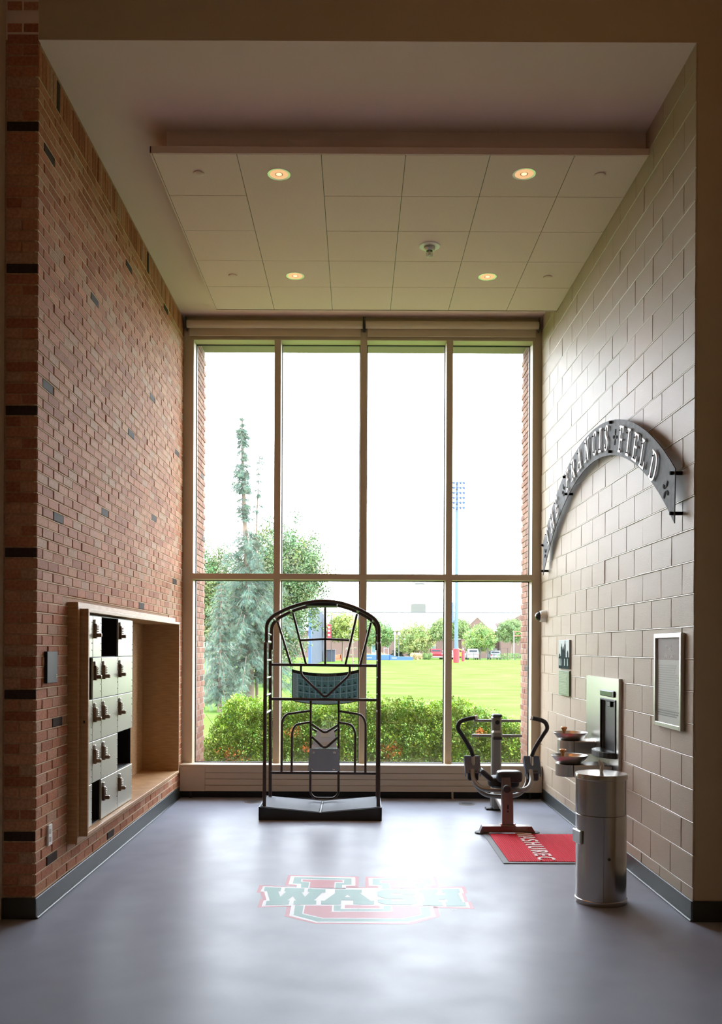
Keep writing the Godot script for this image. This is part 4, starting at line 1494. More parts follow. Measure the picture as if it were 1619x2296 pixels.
func floor_items() -> void:
	# painted emblem on the floor: layers a fraction of a millimetre thick
	var reds := mat(rgb(176, 52, 66), 0.38, 0.0, 0.27)
	var whites := mat(rgb(226, 228, 232), 0.38, 0.0, 0.27)
	var greens := mat(rgb(88, 144, 132), 0.38, 0.0, 0.27)
	var t := thing("floor_emblem", "large painted red, green and white block letter emblem on the floor", "floor marking", Vector3(0.045, 0, -6.15))
	var L := [
		[0, [Vector2(-0.502, -6.75), Vector2(0.023, -6.714), Vector2(0.019, -6.347), Vector2(-0.502, -6.447)]],
		[0, [Vector2(0.071, -6.709), Vector2(0.594, -6.719), Vector2(0.586, -6.439), Vector2(0.064, -6.348)]],
		[0, [Vector2(-0.449, -5.952), Vector2(-0.444, -5.708), Vector2(-0.244, -5.556), Vector2(0.342, -5.552), Vector2(0.528, -5.715), Vector2(0.536, -5.938)]],
		[0, [Vector2(-0.684, -6.464), Vector2(-0.411, -6.408), Vector2(0.509, -6.428), Vector2(0.773, -6.447), Vector2(0.772, -6.274), Vector2(0.752, -6.269), Vector2(0.747, -6.059), Vector2(0.77, -6.059), Vector2(0.769, -5.885), Vector2(0.504, -5.911), Vector2(-0.418, -5.927), Vector2(-0.638, -5.902), Vector2(-0.641, -6.1), Vector2(-0.628, -6.105), Vector2(-0.654, -6.254), Vector2(-0.682, -6.265)]],
		[1, [Vector2(-0.479, -6.722), Vector2(-0.003, -6.691), Vector2(-0.002, -6.45), Vector2(-0.068, -6.449), Vector2(-0.069, -6.361), Vector2(-0.415, -6.398), Vector2(-0.418, -6.469), Vector2(-0.479, -6.488)]],
		[1, [Vector2(0.094, -6.68), Vector2(0.57, -6.707), Vector2(0.569, -6.471), Vector2(0.508, -6.455), Vector2(0.505, -6.386), Vector2(0.158, -6.37), Vector2(0.16, -6.449), Vector2(0.093, -6.452)]],
		[1, [Vector2(-0.42, -5.953), Vector2(-0.418, -5.721), Vector2(-0.241, -5.58), Vector2(0.327, -5.583), Vector2(0.503, -5.723), Vector2(0.506, -5.937)]],
		[1, [Vector2(-0.655, -6.43), Vector2(-0.658, -6.286), Vector2(-0.631, -6.283), Vector2(-0.597, -6.077), Vector2(-0.613, -6.07), Vector2(-0.613, -5.924), Vector2(-0.391, -5.95), Vector2(0.437, -5.954), Vector2(0.744, -5.914), Vector2(0.746, -6.05), Vector2(0.725, -6.046), Vector2(0.729, -6.259), Vector2(0.747, -6.275), Vector2(0.747, -6.411), Vector2(0.419, -6.385), Vector2(-0.379, -6.399)]],
		[2, [Vector2(-0.451, -6.69), Vector2(-0.031, -6.658), Vector2(-0.03, -6.48), Vector2(-0.096, -6.479), Vector2(-0.096, -6.388), Vector2(-0.384, -6.393), Vector2(-0.39, -6.5), Vector2(-0.451, -6.509)]],
		[2, [Vector2(0.123, -6.654), Vector2(0.542, -6.672), Vector2(0.54, -6.495), Vector2(0.483, -6.48), Vector2(0.478, -6.39), Vector2(0.185, -6.375), Vector2(0.186, -6.47), Vector2(0.12, -6.484)]],
		[2, [Vector2(-0.396, -5.95), Vector2(-0.391, -5.737), Vector2(-0.237, -5.602), Vector2(0.319, -5.607), Vector2(0.474, -5.736), Vector2(0.481, -5.937)]],
		[3, [Vector2(-0.398, -6.637), Vector2(-0.084, -6.614), Vector2(-0.084, -6.526), Vector2(-0.144, -6.529), Vector2(-0.143, -6.387), Vector2(-0.334, -6.394), Vector2(-0.334, -6.538), Vector2(-0.394, -6.552)]],
		[3, [Vector2(0.176, -6.608), Vector2(0.487, -6.62), Vector2(0.486, -6.544), Vector2(0.428, -6.532), Vector2(0.425, -6.389), Vector2(0.24, -6.38), Vector2(0.239, -6.524), Vector2(0.175, -6.528)]],
		[3, [Vector2(-0.34, -5.951), Vector2(-0.339, -5.759), Vector2(-0.207, -5.664), Vector2(0.296, -5.668), Vector2(0.421, -5.755), Vector2(0.422, -5.941)]],
		[4, [Vector2(-0.386, -6.62), Vector2(-0.094, -6.599), Vector2(-0.095, -6.543), Vector2(-0.152, -6.546), Vector2(-0.151, -6.387), Vector2(-0.325, -6.394), Vector2(-0.327, -6.553), Vector2(-0.384, -6.563)]],
		[4, [Vector2(0.186, -6.591), Vector2(0.475, -6.607), Vector2(0.475, -6.554), Vector2(0.419, -6.543), Vector2(0.415, -6.389), Vector2(0.246, -6.38), Vector2(0.245, -6.535), Vector2(0.186, -6.539)]],
		[4, [Vector2(-0.33, -5.951), Vector2(-0.329, -5.77), Vector2(-0.203, -5.677), Vector2(0.289, -5.679), Vector2(0.414, -5.768), Vector2(0.415, -5.941)]],
		[5, [Vector2(-0.153, -5.961), Vector2(-0.153, -5.809), Vector2(0.238, -5.815), Vector2(0.24, -5.951)]],
		[6, [Vector2(-0.143, -5.957), Vector2(-0.141, -5.831), Vector2(0.225, -5.828), Vector2(0.229, -5.947)]],
		[7, [Vector2(-0.094, -5.962), Vector2(-0.098, -5.87), Vector2(0.183, -5.871), Vector2(0.184, -5.95)]],
		[8, [Vector2(-0.07, -5.959), Vector2(-0.07, -5.894), Vector2(0.157, -5.893), Vector2(0.158, -5.953)]],
		[9, [Vector2(-0.639, -6.405), Vector2(-0.522, -6.387), Vector2(-0.52, -6.298), Vector2(-0.536, -6.294), Vector2(-0.509, -6.151), Vector2(-0.48, -6.289), Vector2(-0.494, -6.295), Vector2(-0.495, -6.381), Vector2(-0.359, -6.37), Vector2(-0.357, -6.278), Vector2(-0.374, -6.272), Vector2(-0.343, -6.154), Vector2(-0.316, -6.279), Vector2(-0.331, -6.282), Vector2(-0.333, -6.366), Vector2(-0.21, -6.352), Vector2(-0.208, -6.269), Vector2(-0.23, -6.269), Vector2(-0.279, -6.07), Vector2(-0.262, -6.065), Vector2(-0.259, -5.976), Vector2(-0.409, -5.97), Vector2(-0.411, -6.059), Vector2(-0.397, -6.062), Vector2(-0.426, -6.171), Vector2(-0.456, -6.067), Vector2(-0.44, -6.062), Vector2(-0.44, -5.97), Vector2(-0.59, -5.954), Vector2(-0.592, -6.052), Vector2(-0.571, -6.056), Vector2(-0.614, -6.297), Vector2(-0.635, -6.3)]],
		[9, [Vector2(-0.145, -6.348), Vector2(0.042, -6.344), Vector2(0.042, -6.263), Vector2(0.027, -6.263), Vector2(0.103, -6.061), Vector2(0.122, -6.071), Vector2(0.122, -5.985), Vector2(-0.015, -5.98), Vector2(-0.017, -6.069), Vector2(-0.006, -6.079), Vector2(-0.105, -6.078), Vector2(-0.097, -6.073), Vector2(-0.097, -5.979), Vector2(-0.227, -5.977), Vector2(-0.23, -6.061), Vector2(-0.208, -6.062), Vector2(-0.135, -6.266), Vector2(-0.143, -6.266)]],
		[9, [Vector2(0.147, -6.289), Vector2(0.196, -6.346), Vector2(0.358, -6.357), Vector2(0.413, -6.284), Vector2(0.409, -6.218), Vector2(0.319, -6.217), Vector2(0.318, -6.262), Vector2(0.246, -6.261), Vector2(0.244, -6.206), Vector2(0.37, -6.2), Vector2(0.409, -6.147), Vector2(0.409, -6.026), Vector2(0.357, -5.976), Vector2(0.205, -5.977), Vector2(0.148, -6.022), Vector2(0.147, -6.099), Vector2(0.24, -6.101), Vector2(0.241, -6.056), Vector2(0.316, -6.057), Vector2(0.321, -6.113), Vector2(0.205, -6.119), Vector2(0.149, -6.181)]],
		[9, [Vector2(0.439, -6.358), Vector2(0.572, -6.367), Vector2(0.566, -6.28), Vector2(0.552, -6.27), Vector2(0.55, -6.217), Vector2(0.614, -6.222), Vector2(0.617, -6.277), Vector2(0.599, -6.277), Vector2(0.6, -6.367), Vector2(0.725, -6.384), Vector2(0.721, -6.283), Vector2(0.705, -6.273), Vector2(0.712, -6.04), Vector2(0.727, -6.04), Vector2(0.724, -5.95), Vector2(0.593, -5.953), Vector2(0.597, -6.047), Vector2(0.612, -6.051), Vector2(0.614, -6.113), Vector2(0.555, -6.102), Vector2(0.554, -6.046), Vector2(0.571, -6.047), Vector2(0.572, -5.956), Vector2(0.44, -5.963), Vector2(0.443, -6.048), Vector2(0.462, -6.054), Vector2(0.462, -6.264), Vector2(0.441, -6.274)]],
		[10, [Vector2(-0.075, -6.151), Vector2(-0.057, -6.211), Vector2(-0.035, -6.152)]],
	]
	var names := ["red_border", "white_outline", "green_outline", "inner_outline", "red_fill", "counter_outline", "counter_green", "counter_white", "counter_red", "letter", "letter_counter"]
	var cols := [reds, whites, greens, whites, reds, whites, greens, whites, reds, greens, whites]
	var flat := Basis(Vector3(1, 0, 0), Vector3(0, 0, 1), Vector3(0, 1, 0))
	for e in L:
		var poly := []
		for q in e[1]:
			poly.append(q)
		var g := G.new()
		g.prism(poly, 0.0001, Transform3D(flat, Vector3(0, 0.0002 + 0.00012 * e[0], 0)))
		part(t, names[e[0]], g, cols[e[0]])
	text_part(t, "trade_mark", "TM", 0.03, 0.0004, whites, Transform3D(Basis(Vector3(1, 0, 0), -PI / 2), Vector3(0.625, 0.0006, -5.86)))
	# ribbed mat with woven lettering
	var m := thing("floor_mat", "red ribbed floor mat with white lettering and a grey rubber edge", "mat", Vector3(1.61, 0, -7.7))
	var g := G.new()
	g.span(Vector3(1.158, 0.0, -7.13), Vector3(2.062, 0.007, -8.285), 0.004)
	part(m, "rubber_edge", g, mat(rgb(104, 106, 110), 0.6))
	var red := mat(rgb(214, 18, 52), 0.9)
	var x := 1.212
	var i := 0
	while x < 2.0:
		g = G.new()
		g.span(Vector3(x, 0.005, -7.175), Vector3(x + 0.0135, 0.0125, -8.24), 0.003)
		part(m, "rib", g, red)
		x += 0.0172
		i += 1
	g = G.new()
	g.span(Vector3(1.205, 0.006, -7.172), Vector3(2.015, 0.0085, -8.243))
	part(m, "backing", g, mat(rgb(128, 10, 30), 0.9))
	text_part(m, "lettering", "WASHUREC", 0.135, 0.008, mat(rgb(232, 214, 214), 0.9), Transform3D(Basis(Vector3(0, 0, 1), Vector3(1, 0, 0), Vector3(0, 1, 0)) * Basis.from_scale(Vector3(1, 1, 1)), Vector3(1.515, 0.0128, -7.76)), "Droid Sans", true, 1.12)
	# floor box covers
	for e in [[-1.132, -9.95, "beside the stretching frame"], [1.204, -9.88, "in front of the rowing machine's column"]]:
		var c := Vector3(e[0], 0, e[1])
		var f := thing("floor_cover", "round metal floor box cover under the window, " + e[2], "floor cover", c, "round floor box covers")
		g = G.new()
		g.lathe([Vector2(0.085, 0.0), Vector2(0.083, 0.004), Vector2(0.066, 0.005)], Transform3D(Basis(), c), 32)
		part(f, "rim", g, M.steel_plain)
		g = G.new()
		g.lathe([Vector2(0.066, 0.003), Vector2(0.0, 0.0035)], Transform3D(Basis(), c), 32)
		part(f, "lid", g, mat(rgb(120, 122, 124), 0.4, 0.8))
	# stainless wipes dispenser with bin
	var b := Vector3(1.640, 0, -6.09)
	var d := thing("wipes_dispenser", "stainless steel cylindrical wipes dispenser bin in front of the block wall", "bin", b)
	var at := Transform3D(Basis(), b)
	g = G.new()
	g.lathe([Vector2(0.0, 0.0), Vector2(0.171, 0.0), Vector2(0.173, 0.006), Vector2(0.171, 0.03), Vector2(0.165, 0.034)], at, 56)
	part(d, "base_ring", g, M.steel)
	# upper and lower shells with a seam between them
	g = G.new()
	g.lathe([Vector2(0.166, 0.03), Vector2(0.166, 0.586), Vector2(0.163, 0.589)], at, 56)
	part(d, "lower_shell", g, M.steel)
	g = G.new()
	g.lathe([Vector2(0.163, 0.589), Vector2(0.1665, 0.592), Vector2(0.1665, 0.835)], at, 56)
	part(d, "upper_shell", g, M.steel)
	g = G.new()
	g.lathe([Vector2(0.169, 0.822), Vector2(0.1715, 0.826), Vector2(0.1715, 0.852), Vector2(0.168, 0.858), Vector2(0.13, 0.862), Vector2(0.0, 0.866)], at, 56)
	part(d, "lid", g, M.steel)
	var wipe := G.new()
	for k in 3:
		var pts := []
		var rr := []
		for j in 7:
			var y := j / 6.0
			pts.append(b + Vector3(0.004 * k - 0.004 + 0.018 * sin(y * 3.0 + k) * y - 0.006, 0.862 + y * (0.075 + 0.006 * k), 0.02 + 0.012 * cos(k * 2.1) * y))
			rr.append(0.005 + 0.008 * sin(y * PI))
		wipe.tube(pts, rr, 8)
	part(d, "wipe", wipe, mat(rgb(236, 230, 218), 0.9), "white wipe pulled up through the lid")
	g = G.new()
	for a in [1.72, 0.62]:
		var p := b + Vector3(cos(a) * 0.1664, 0.0, sin(a) * 0.1664)
		g.box(Vector3.ZERO, Vector3(0.0025, 0.55 if a > 1.0 else 0.23, 0.0014), 0.0, Transform3D(Basis(Vector3.UP, -a), p + Vector3(0, 0.31 if a > 1.0 else 0.71, 0)))
	part(d, "door_seam", g, M.black)
	g = G.new()
	g.lathe([Vector2(0.0095, 0), Vector2(0.0095, 0.004), Vector2(0, 0.004)], Transform3D(Basis(Vector3.UP, PI / 2 - 1.51) * Basis(Vector3(1, 0, 0), PI / 2), b + Vector3(cos(1.51) * 0.165, 0.315, sin(1.51) * 0.165)), 16)
	part(d, "key_lock", g, M.black)
	g = G.new()
	g.box(Vector3(0.0, 0.0, 0.0), Vector3(0.02, 0.09, 0.12), 0.006, Transform3D(Basis(Vector3.UP, -2.95), b + Vector3(cos(2.95) * 0.168, 0.44, sin(2.95) * 0.168)))
	part(d, "bin_flap", g, M.steel_plain)

func leaf_cluster(count: int, radius: float, size: float, sd: int) -> ArrayMesh:   # loose ball of folded leaves
	var r := RandomNumberGenerator.new()
	r.seed = sd
	var g := G.new()
	for i in count:
		var p := Vector3(r.randfn(), r.randfn(), r.randfn()).normalized() * radius * pow(r.randf(), 0.5)
		var b := Basis.from_euler(Vector3(r.randf_range(-0.9, 0.5), r.randf() * TAU, r.randf_range(-0.5, 0.5)))
		var s := size * r.randf_range(0.7, 1.25)
		var a := p
		var m1 := p + b * Vector3(s * 0.30, s * 0.06, s * 0.5)
		var m2 := p + b * Vector3(-s * 0.30, s * 0.06, s * 0.5)
		var e := p + b * Vector3(0, -s * 0.05, s)
		var mid := p + b * Vector3(0, -s * 0.03, s * 0.5)
		for q in [[a, m1, mid], [m1, e, mid], [a, mid, m2], [mid, e, m2]]:
			var n: Vector3 = (q[1] - q[0]).cross(q[2] - q[0]).normalized()
			if n.dot(b.y) < 0:
				n = -n
			g.tri(q[0], q[1], q[2], n, n, n)
	return g.mesh()

func needle_spray(twigs: int, sd: int) -> ArrayMesh:   # unit long, hanging fan of fine twigs along +z
	var r := RandomNumberGenerator.new()
	r.seed = sd
	var g := G.new()
	for i in twigs:
		var t := (i + 0.5) / twigs
		var side := 1.0 if i % 2 == 0 else -1.0
		var p := Vector3(0, -0.12 * t * t, t)
		var l := (0.36 - 0.2 * t) * r.randf_range(0.4, 1.3)
		var q := p + Vector3(side * l * 0.75, -l * r.randf_range(0.35, 0.9), l * 0.45)
		var w := Vector3(0.008, 0.009, 0.015)
		var n := Vector3(side * 0.4, 0.8, 0.2).normalized()
		g.tri(p - w * 0.5, p + w * 0.5, q, n, n, n)
		var q2 := p + Vector3(side * l * 0.3, -l * 0.9, l * 0.1)
		g.tri(p - w * 0.4, p + w * 0.4, q2, n, n, n)
		g.tri(q - w * 0.4, p.lerp(q, 0.5) + w * 0.4, q + Vector3(side * 0.03, -0.1, 0.03), n, n, n)
	g.tri(Vector3(-0.012, 0, 0), Vector3(0.012, 0, 0), Vector3(0, -0.12, 1.0), Vector3.UP, Vector3.UP, Vector3.UP)
	return g.mesh()

func leaf_mat(back: Color, rough := 0.55) -> StandardMaterial3D:
	var m := mat(Color.WHITE, rough, 0.0, 0.3)
	m.vertex_color_use_as_albedo = true
	m.cull_mode = BaseMaterial3D.CULL_DISABLED
	if back.r > 0.1:
		m.backlight_enabled = true
		m.backlight = back
	return m

func tones(c: Color, spread: float, count := 9) -> Array:
	var out := []
	for i in count:
		var k := 1.0 + spread * rng.randfn()
		out.append(lin(Color(clampf(c.r * k + rng.randfn() * 0.03, 0.02, 1), clampf(c.g * k, 0.02, 1), clampf(c.b * k + rng.randfn() * 0.02, 0.02, 1))))
	return out

func wild() -> Basis:
	return Basis.from_euler(Vector3(rng.randf() * TAU, rng.randf() * TAU, rng.randf() * TAU))

# a broadleaf tree: trunk, boughs and a crown of clusters; blobs are [x, y, z, rx, ry, rz] from the foot
func broadleaf(called: String, label: String, foot: Vector3, trunk_r: float, blobs: Array, count: int, cluster: Mesh, size: float, lm: Material, cols: Array, group := "") -> void:
	var t := thing(called, label, "tree", foot, group)
	var g := G.new()
	var first: Array = blobs[0]
	var fork := foot + Vector3(first[0] * 0.5, maxf(first[1] - first[4] * 0.7, 0.4), first[2] * 0.5)
	g.tube([foot, foot.lerp(fork, 0.5) + Vector3(trunk_r * 0.4, 0, 0), fork, foot + Vector3(first[0], first[1] + first[4] * 0.5, first[2])], [trunk_r, trunk_r * 0.8, trunk_r * 0.65, trunk_r * 0.15], 8)
	for b in blobs:
		for k in 3:
			var e := foot + Vector3(b[0] + rng.randfn() * b[3] * 0.4, b[1] + rng.randf() * b[4] * 0.6, b[2] + rng.randfn() * b[5] * 0.4)
			g.tube([fork, fork.lerp(e, 0.5) + Vector3(0, 0.1 * b[4], 0), e], [trunk_r * 0.4, trunk_r * 0.25, trunk_r * 0.08], 5)
	part(t, "trunk", g, M.bark)
	var total := 0.0
	for b in blobs:
		total += b[3] * b[4]
	var where := []
	for b in blobs:
		for i in int(count * b[3] * b[4] / total):
			var d := Vector3(rng.randfn(), rng.randfn(), rng.randfn()).normalized()
			var rr := pow(rng.randf(), 0.42) * (1.0 + 0.13 * rng.randfn())
			var p := foot + Vector3(b[0] + d.x * b[3] * rr, b[1] + d.y * b[4] * rr, b[2] + d.z * b[5] * rr)
			where.append(Transform3D(wild() * Basis.from_scale(Vector3.ONE * size * rng.randf_range(0.7, 1.3)), p))
	swarm(t, "foliage", cluster, lm, where, cols)

# a drooping conifer; whorls are [height, reach left, reach right, droop]
func conifer(called: String, label: String, trunk: Array, trunk_r: float, whorls: Array, per: int, spray: float, cols: Array, group := "") -> Node3D:
	var foot: Vector3 = trunk[0]
	var t := thing(called, label, "tree", foot, group)
	var g := G.new()
	var rr := []
	for i in trunk.size():
		rr.append(trunk_r * lerpf(1.0, 0.12, float(i) / (trunk.size() - 1)))
	g.tube(trunk, rr, 9)
	part(t, "trunk", g, M.bark)
	var bg := G.new()
	var where := []
	for w in whorls:
		var at: Vector3 = trunk[trunk.size() - 1]
		for i in trunk.size() - 1:
			if trunk[i].y <= w[0] and trunk[i + 1].y > w[0]:
				at = trunk[i].lerp(trunk[i + 1], (w[0] - trunk[i].y) / (trunk[i + 1].y - trunk[i].y))
		for k in per:
			var a := TAU * (k + rng.randf()) / per
			var dir := Vector3(cos(a), 0, sin(a))
			var reach: float = lerpf(w[1], w[2], (cos(a) + 1) / 2) * rng.randf_range(0.45, 1.1)
			var lift := 0.12 * reach
			var tip := at + dir * reach + Vector3(0, lift - w[3] * reach, 0)
			var midp := at + dir * reach * 0.5 + Vector3(0, lift, 0)
			bg.tube([at, midp, tip], [0.008 + 0.005 * reach, 0.006, 0.002], 4, false)
			var n := int(6 + reach * 24)
			for j in n:
				var u := (j + rng.randf()) / n
				u = 0.12 + 0.88 * u
				var p := at.lerp(midp, u).lerp(midp.lerp(tip, u), u)
				var yaw := atan2(dir.x, dir.z) + rng.randfn() * 0.8
				var s := spray * rng.randf_range(0.6, 1.25) * (1.0 - 0.3 * u) * clampf(0.5 + reach * 0.6, 0.55, 1.0)
				where.append(Transform3D(Basis.from_euler(Vector3(rng.randf_range(0.15, 0.9), yaw, rng.randfn() * 0.4)) * Basis.from_scale(Vector3.ONE * s), p + Vector3(rng.randfn(), rng.randfn() * 0.6, rng.randfn()) * 0.06 * minf(reach, 1.0)))
	if bg.v.size() > 0:
		part(t, "boughs", bg, M.bark).set_meta("kind", "stuff")
	swarm(t, "needles", M.spray, M.needle, where, cols)
	return t

func car(called: String, label: String, at: Vector3, paint: Color, wide: float, tall: float, bed: bool) -> void:   # seen end on, length along z
	var t := thing(called, label, "vehicle", at)
	var body := mat(paint, 0.4, 0.0, 0.3)
	var glass := mat(rgb(44, 50, 56), 0.5, 0.0, 0.2)
	var side := Basis(Vector3(0, 0, 1), Vector3(0, 1, 0), Vector3(-1, 0, 0))
	var g := G.new()
	var low := [Vector2(-2.2, 0.3), Vector2(2.2, 0.3), Vector2(2.25, tall * 0.5), Vector2(1.2, tall * 0.58), Vector2(-2.2, tall * 0.58), Vector2(-2.28, tall * 0.4)]
	g.prism(low, wide, Transform3D(side, at + Vector3(wide / 2, 0, 0)))
	part(t, "body", g, body)
	g = G.new()
	var cab := [Vector2(-0.9, tall * 0.57), Vector2(1.3, tall * 0.57), Vector2(0.7, tall), Vector2(-0.6, tall)] if bed else [Vector2(-1.0, tall * 0.57), Vector2(2.2, tall * 0.57), Vector2(1.8, tall), Vector2(-0.3, tall)]
	g.prism(cab, wide * 0.88, Transform3D(side, at + Vector3(wide * 0.44, 0, 0)))
	part(t, "cabin", g, body)
	g = G.new()
	var zr: float = 1.02 if bed else 2.04
	g.box(at + Vector3(0, tall * 0.77, zr), Vector3(wide * 0.72, tall * 0.26, 0.06), 0.02, Transform3D())
	part(t, "rear_window", g, glass)
	for sx in [-1.0, 1.0]:
		g = G.new()
		g.box(at + Vector3(sx * wide * 0.44, tall * 0.77, 0.3), Vector3(0.03, tall * 0.26, 1.1), 0.01)
		part(t, "side_window", g, glass)
		g = G.new()
		g.box(at + Vector3(sx * wide * 0.42, tall * 0.46, 2.24), Vector3(0.2, 0.16, 0.08), 0.02)
		part(t, "tail_light", g, mat(rgb(170, 30, 30), 0.3))
		for z in [-1.35, 1.35]:
			g = G.new()
			g.lathe([Vector2(0, -0.1), Vector2(0.33, -0.1), Vector2(0.33, 0.1), Vector2(0, 0.1)], Transform3D(Basis(Vector3(0, 0, 1), PI / 2), at + Vector3(sx * wide * 0.44, 0.33, z)), 16)
			part(t, "wheel", g, M.rubber)
	g = G.new()
	g.box(at + Vector3(0, 0.42, 2.28), Vector3(wide * 0.95, 0.16, 0.1), 0.02)
	part(t, "bumper", g, M.steel_plain)

func outdoors() -> void:
	var g := G.new()
	M.bark = mat(rgb(104, 88, 76), 0.9)
	M.leaf = leaf_mat(Color(0.16, 0.2, 0.05))
	M.needle = leaf_mat(Color(0.05, 0.07, 0.05), 0.8)
	M.spray = needle_spray(26, 3)
	var gr := structure("ground", "mown sports field lawn outside the window")
	g.quad(Vector3(-400, 0, -11.2), Vector3(400, 0, -11.2), Vector3(400, 0, -800), Vector3(-400, 0, -800), Vector3.UP)
	var lawn := tri_tex(mat(rgb(84, 107, 54), 1.0, 0.0, 0.0), Vector3(0.035, 0.035, 0.05))
	lawn.albedo_texture = noise_tex(0.015, Color(0.80, 0.84, 0.70), Color(1, 1, 1), 512, FastNoiseLite.TYPE_SIMPLEX_SMOOTH, 41)
	part(gr, "lawn", g, lawn)
	# hedge under the window
	var hg := thing("hedge", "glossy green broadleaf hedge growing along the outside of the window", "hedge", Vector3(0, 0, -12.3))
	var sprig := leaf_cluster(17, 0.06, 0.03, 5)
	var where := []
	var f := FastNoiseLite.new()
	f.seed = 4
	f.frequency = 0.9
	for i in 9500:
		var x := rng.randf_range(-2.15, 2.55)
		var bump := f.get_noise_2d(x * 2.0, 3.0)
		var top := 0.90 + 0.10 * bump + 0.05 * f.get_noise_2d(x * 8.0, 9.0)
		top *= clampf((x + 2.25) / 0.55, 0.2, 1.0)
		if x > 1.55:
			top *= lerpf(1.0, 0.62, clampf((x - 1.55) / 0.75, 0, 1))
		var front := -11.75 - 0.12 * f.get_noise_2d(x * 2.5, 20.0)
		var back := -13.1
		var a := rng.randf()
		var y := 0.0
		var z := 0.0
		if a < 0.5:
			y = rng.randf() * top
			z = front - 0.25 * pow(rng.randf(), 2.0) - 0.25 * pow(y / top, 4.0)
		elif a < 0.85:
			z = lerpf(front - 0.1, back, rng.randf())
			y = top - 0.18 * pow(rng.randf(), 2.0) + (0.10 * rng.randf() if rng.randf() < 0.07 else 0.0)
		else:
			z = lerpf(front - 0.1, back, rng.randf())
			y = rng.randf() * top
		y += 0.03 * rng.randfn()
		where.append(Transform3D(wild() * Basis.from_scale(Vector3.ONE * rng.randf_range(0.8, 1.25)), Vector3(x, maxf(y, 0.02), z)))
	swarm(hg, "foliage", sprig, M.leaf, where, tones(rgb(108, 131, 46), 0.18, 13))
	g = G.new()
	for i in 60:
		var b := Vector3(rng.randf_range(-2.0, 2.4), 0, rng.randf_range(-12.9, -12.1))
		g.tube([b, b + Vector3(rng.randfn() * 0.06, 0.4, rng.randfn() * 0.06), b + Vector3(rng.randfn() * 0.15, 0.78, rng.randfn() * 0.12)], [0.012, 0.008, 0.003], 5, false)
	part(hg, "stems", g, M.bark).set_meta("kind", "stuff")
	var rust := []
	for e in [[-1.66, 0.34], [-1.5, 0.28], [0.42, 0.40], [0.5, 0.31], [-0.6, 0.36], [1.6, 0.62], [-0.85, 0.62]]:
		for k in 7:
			rust.append(Transform3D(wild() * Basis.from_scale(Vector3.ONE * 0.9), Vector3(e[0] + rng.randfn() * 0.07, e[1] + rng.randfn() * 0.035, -11.74)))
	swarm(hg, "rusty_leaves", sprig, M.leaf, rust, tones(rgb(196, 120, 56), 0.1)).set_meta("label", "orange dying leaves")
	# the tall drooping conifer and its small neighbours
	var blue := tones(rgb(87, 103, 85), 0.14, 11)
	var wh := []
	for i in 30:
		var y := 0.85 + i * 0.14
		var k := clampf((5.3 - y) / 4.4, 0, 1)
		var gap := 0.5 if y > 1.45 and y < 2.0 else 1.0
		var var_r := rng.randf_range(0.7, 1.15) * gap
		wh.append([y, lerpf(0.45, 1.7, k) * var_r, lerpf(0.4, 2.1, k) * var_r, 0.42])
	for e in [[5.25, 0.3, 0.35], [5.35, 0.25, 0.3], [5.45, 0.3, 0.3], [5.55, 0.2, 0.35], [5.62, 0.95, 0.25], [5.8, 0.3, 0.3], [6.0, 0.2, 0.45], [6.12, 0.98, 0.4], [6.28, 0.45, 0.2], [6.4, 0.25, 0.25], [6.5, 0.45, 0.2], [6.6, 0.28, 0.28], [6.75, 0.42, 0.25], [6.9, 0.25, 0.22], [7.0, 0.3, 0.2], [7.1, 0.2, 0.18], [7.25, 0.16, 0.3], [7.4, 0.16, 0.2], [7.5, 0.18, 0.34], [7.6, 0.22, 0.26], [7.7, 0.2, 0.16], [7.85, 0.12, 0.1], [8.0, 0.08, 0.08], [6.05, 0.3, 0.3], [6.2, 0.4, 0.3], [6.45, 0.4, 0.25], [6.55, 0.35, 0.25], [6.7, 0.35, 0.2], [7.35, 0.22, 0.3], [7.55, 0.26, 0.3], [7.68, 0.24, 0.22]]:
		wh.append([e[0], e[1], e[2], 0.35])
	conifer("spruce_tree", "tallest blue-green conifer with thin drooping top behind the hedge", [Vector3(-2.93, 0, -25), Vector3(-2.95, 1.8, -25), Vector3(-2.99, 3.58, -25), Vector3(-3.1, 5.2, -25), Vector3(-3.16, 6.6, -25), Vector3(-3.18, 8.15, -25)], 0.13, wh, 6, 0.30, blue)
	var wl := []
	for e in [[5.55, 0.2, 0.35], [5.7, 0.15, 0.4], [6.0, 0.12, 0.3], [6.15, 0.1, 0.25], [6.4, 0.16, 0.14], [6.6, 0.14, 0.14], [6.75, 0.16, 0.2], [6.95, 0.1, 0.35], [7.08, 0.1, 0.25]]:
		wl.append([e[0], e[1], e[2], 0.3])
	conifer("spruce_tree", "slim conifer top standing just right of the tallest conifer", [Vector3(-2.80, 0, -25.6), Vector3(-2.86, 3.0, -25.6), Vector3(-2.83, 5.3, -25.6), Vector3(-2.76, 7.2, -25.6)], 0.05, wl, 4, 0.3, blue)
	var w2 := []
	for i in 22:
		var y2 := 0.35 + i * 0.15
		w2.append([y2, lerpf(1.0, 0.1, i / 21.0), lerpf(0.95, 0.1, i / 21.0), 0.55])
	conifer("spruce_tree", "small drooping conifer beside the left brick pier outdoors", [Vector3(-3.62, 0, -24), Vector3(-3.6, 1.8, -24), Vector3(-3.58, 3.75, -24)], 0.06, w2, 6, 0.25, blue)
	var w3 := []
	for i in 16:
		w3.append([0.5 + i * 0.2, lerpf(0.45, 0.06, i / 15.0), lerpf(0.5, 0.08, i / 15.0), 0.1])
	conifer("sapling", "thin bare conifer sapling on the lawn behind the stretching frame", [Vector3(-0.11, 0, -28), Vector3(-0.13, 1.9, -28), Vector3(-0.17, 3.6, -28)], 0.035, w3, 2, 0.13, tones(rgb(120, 128, 104), 0.1))
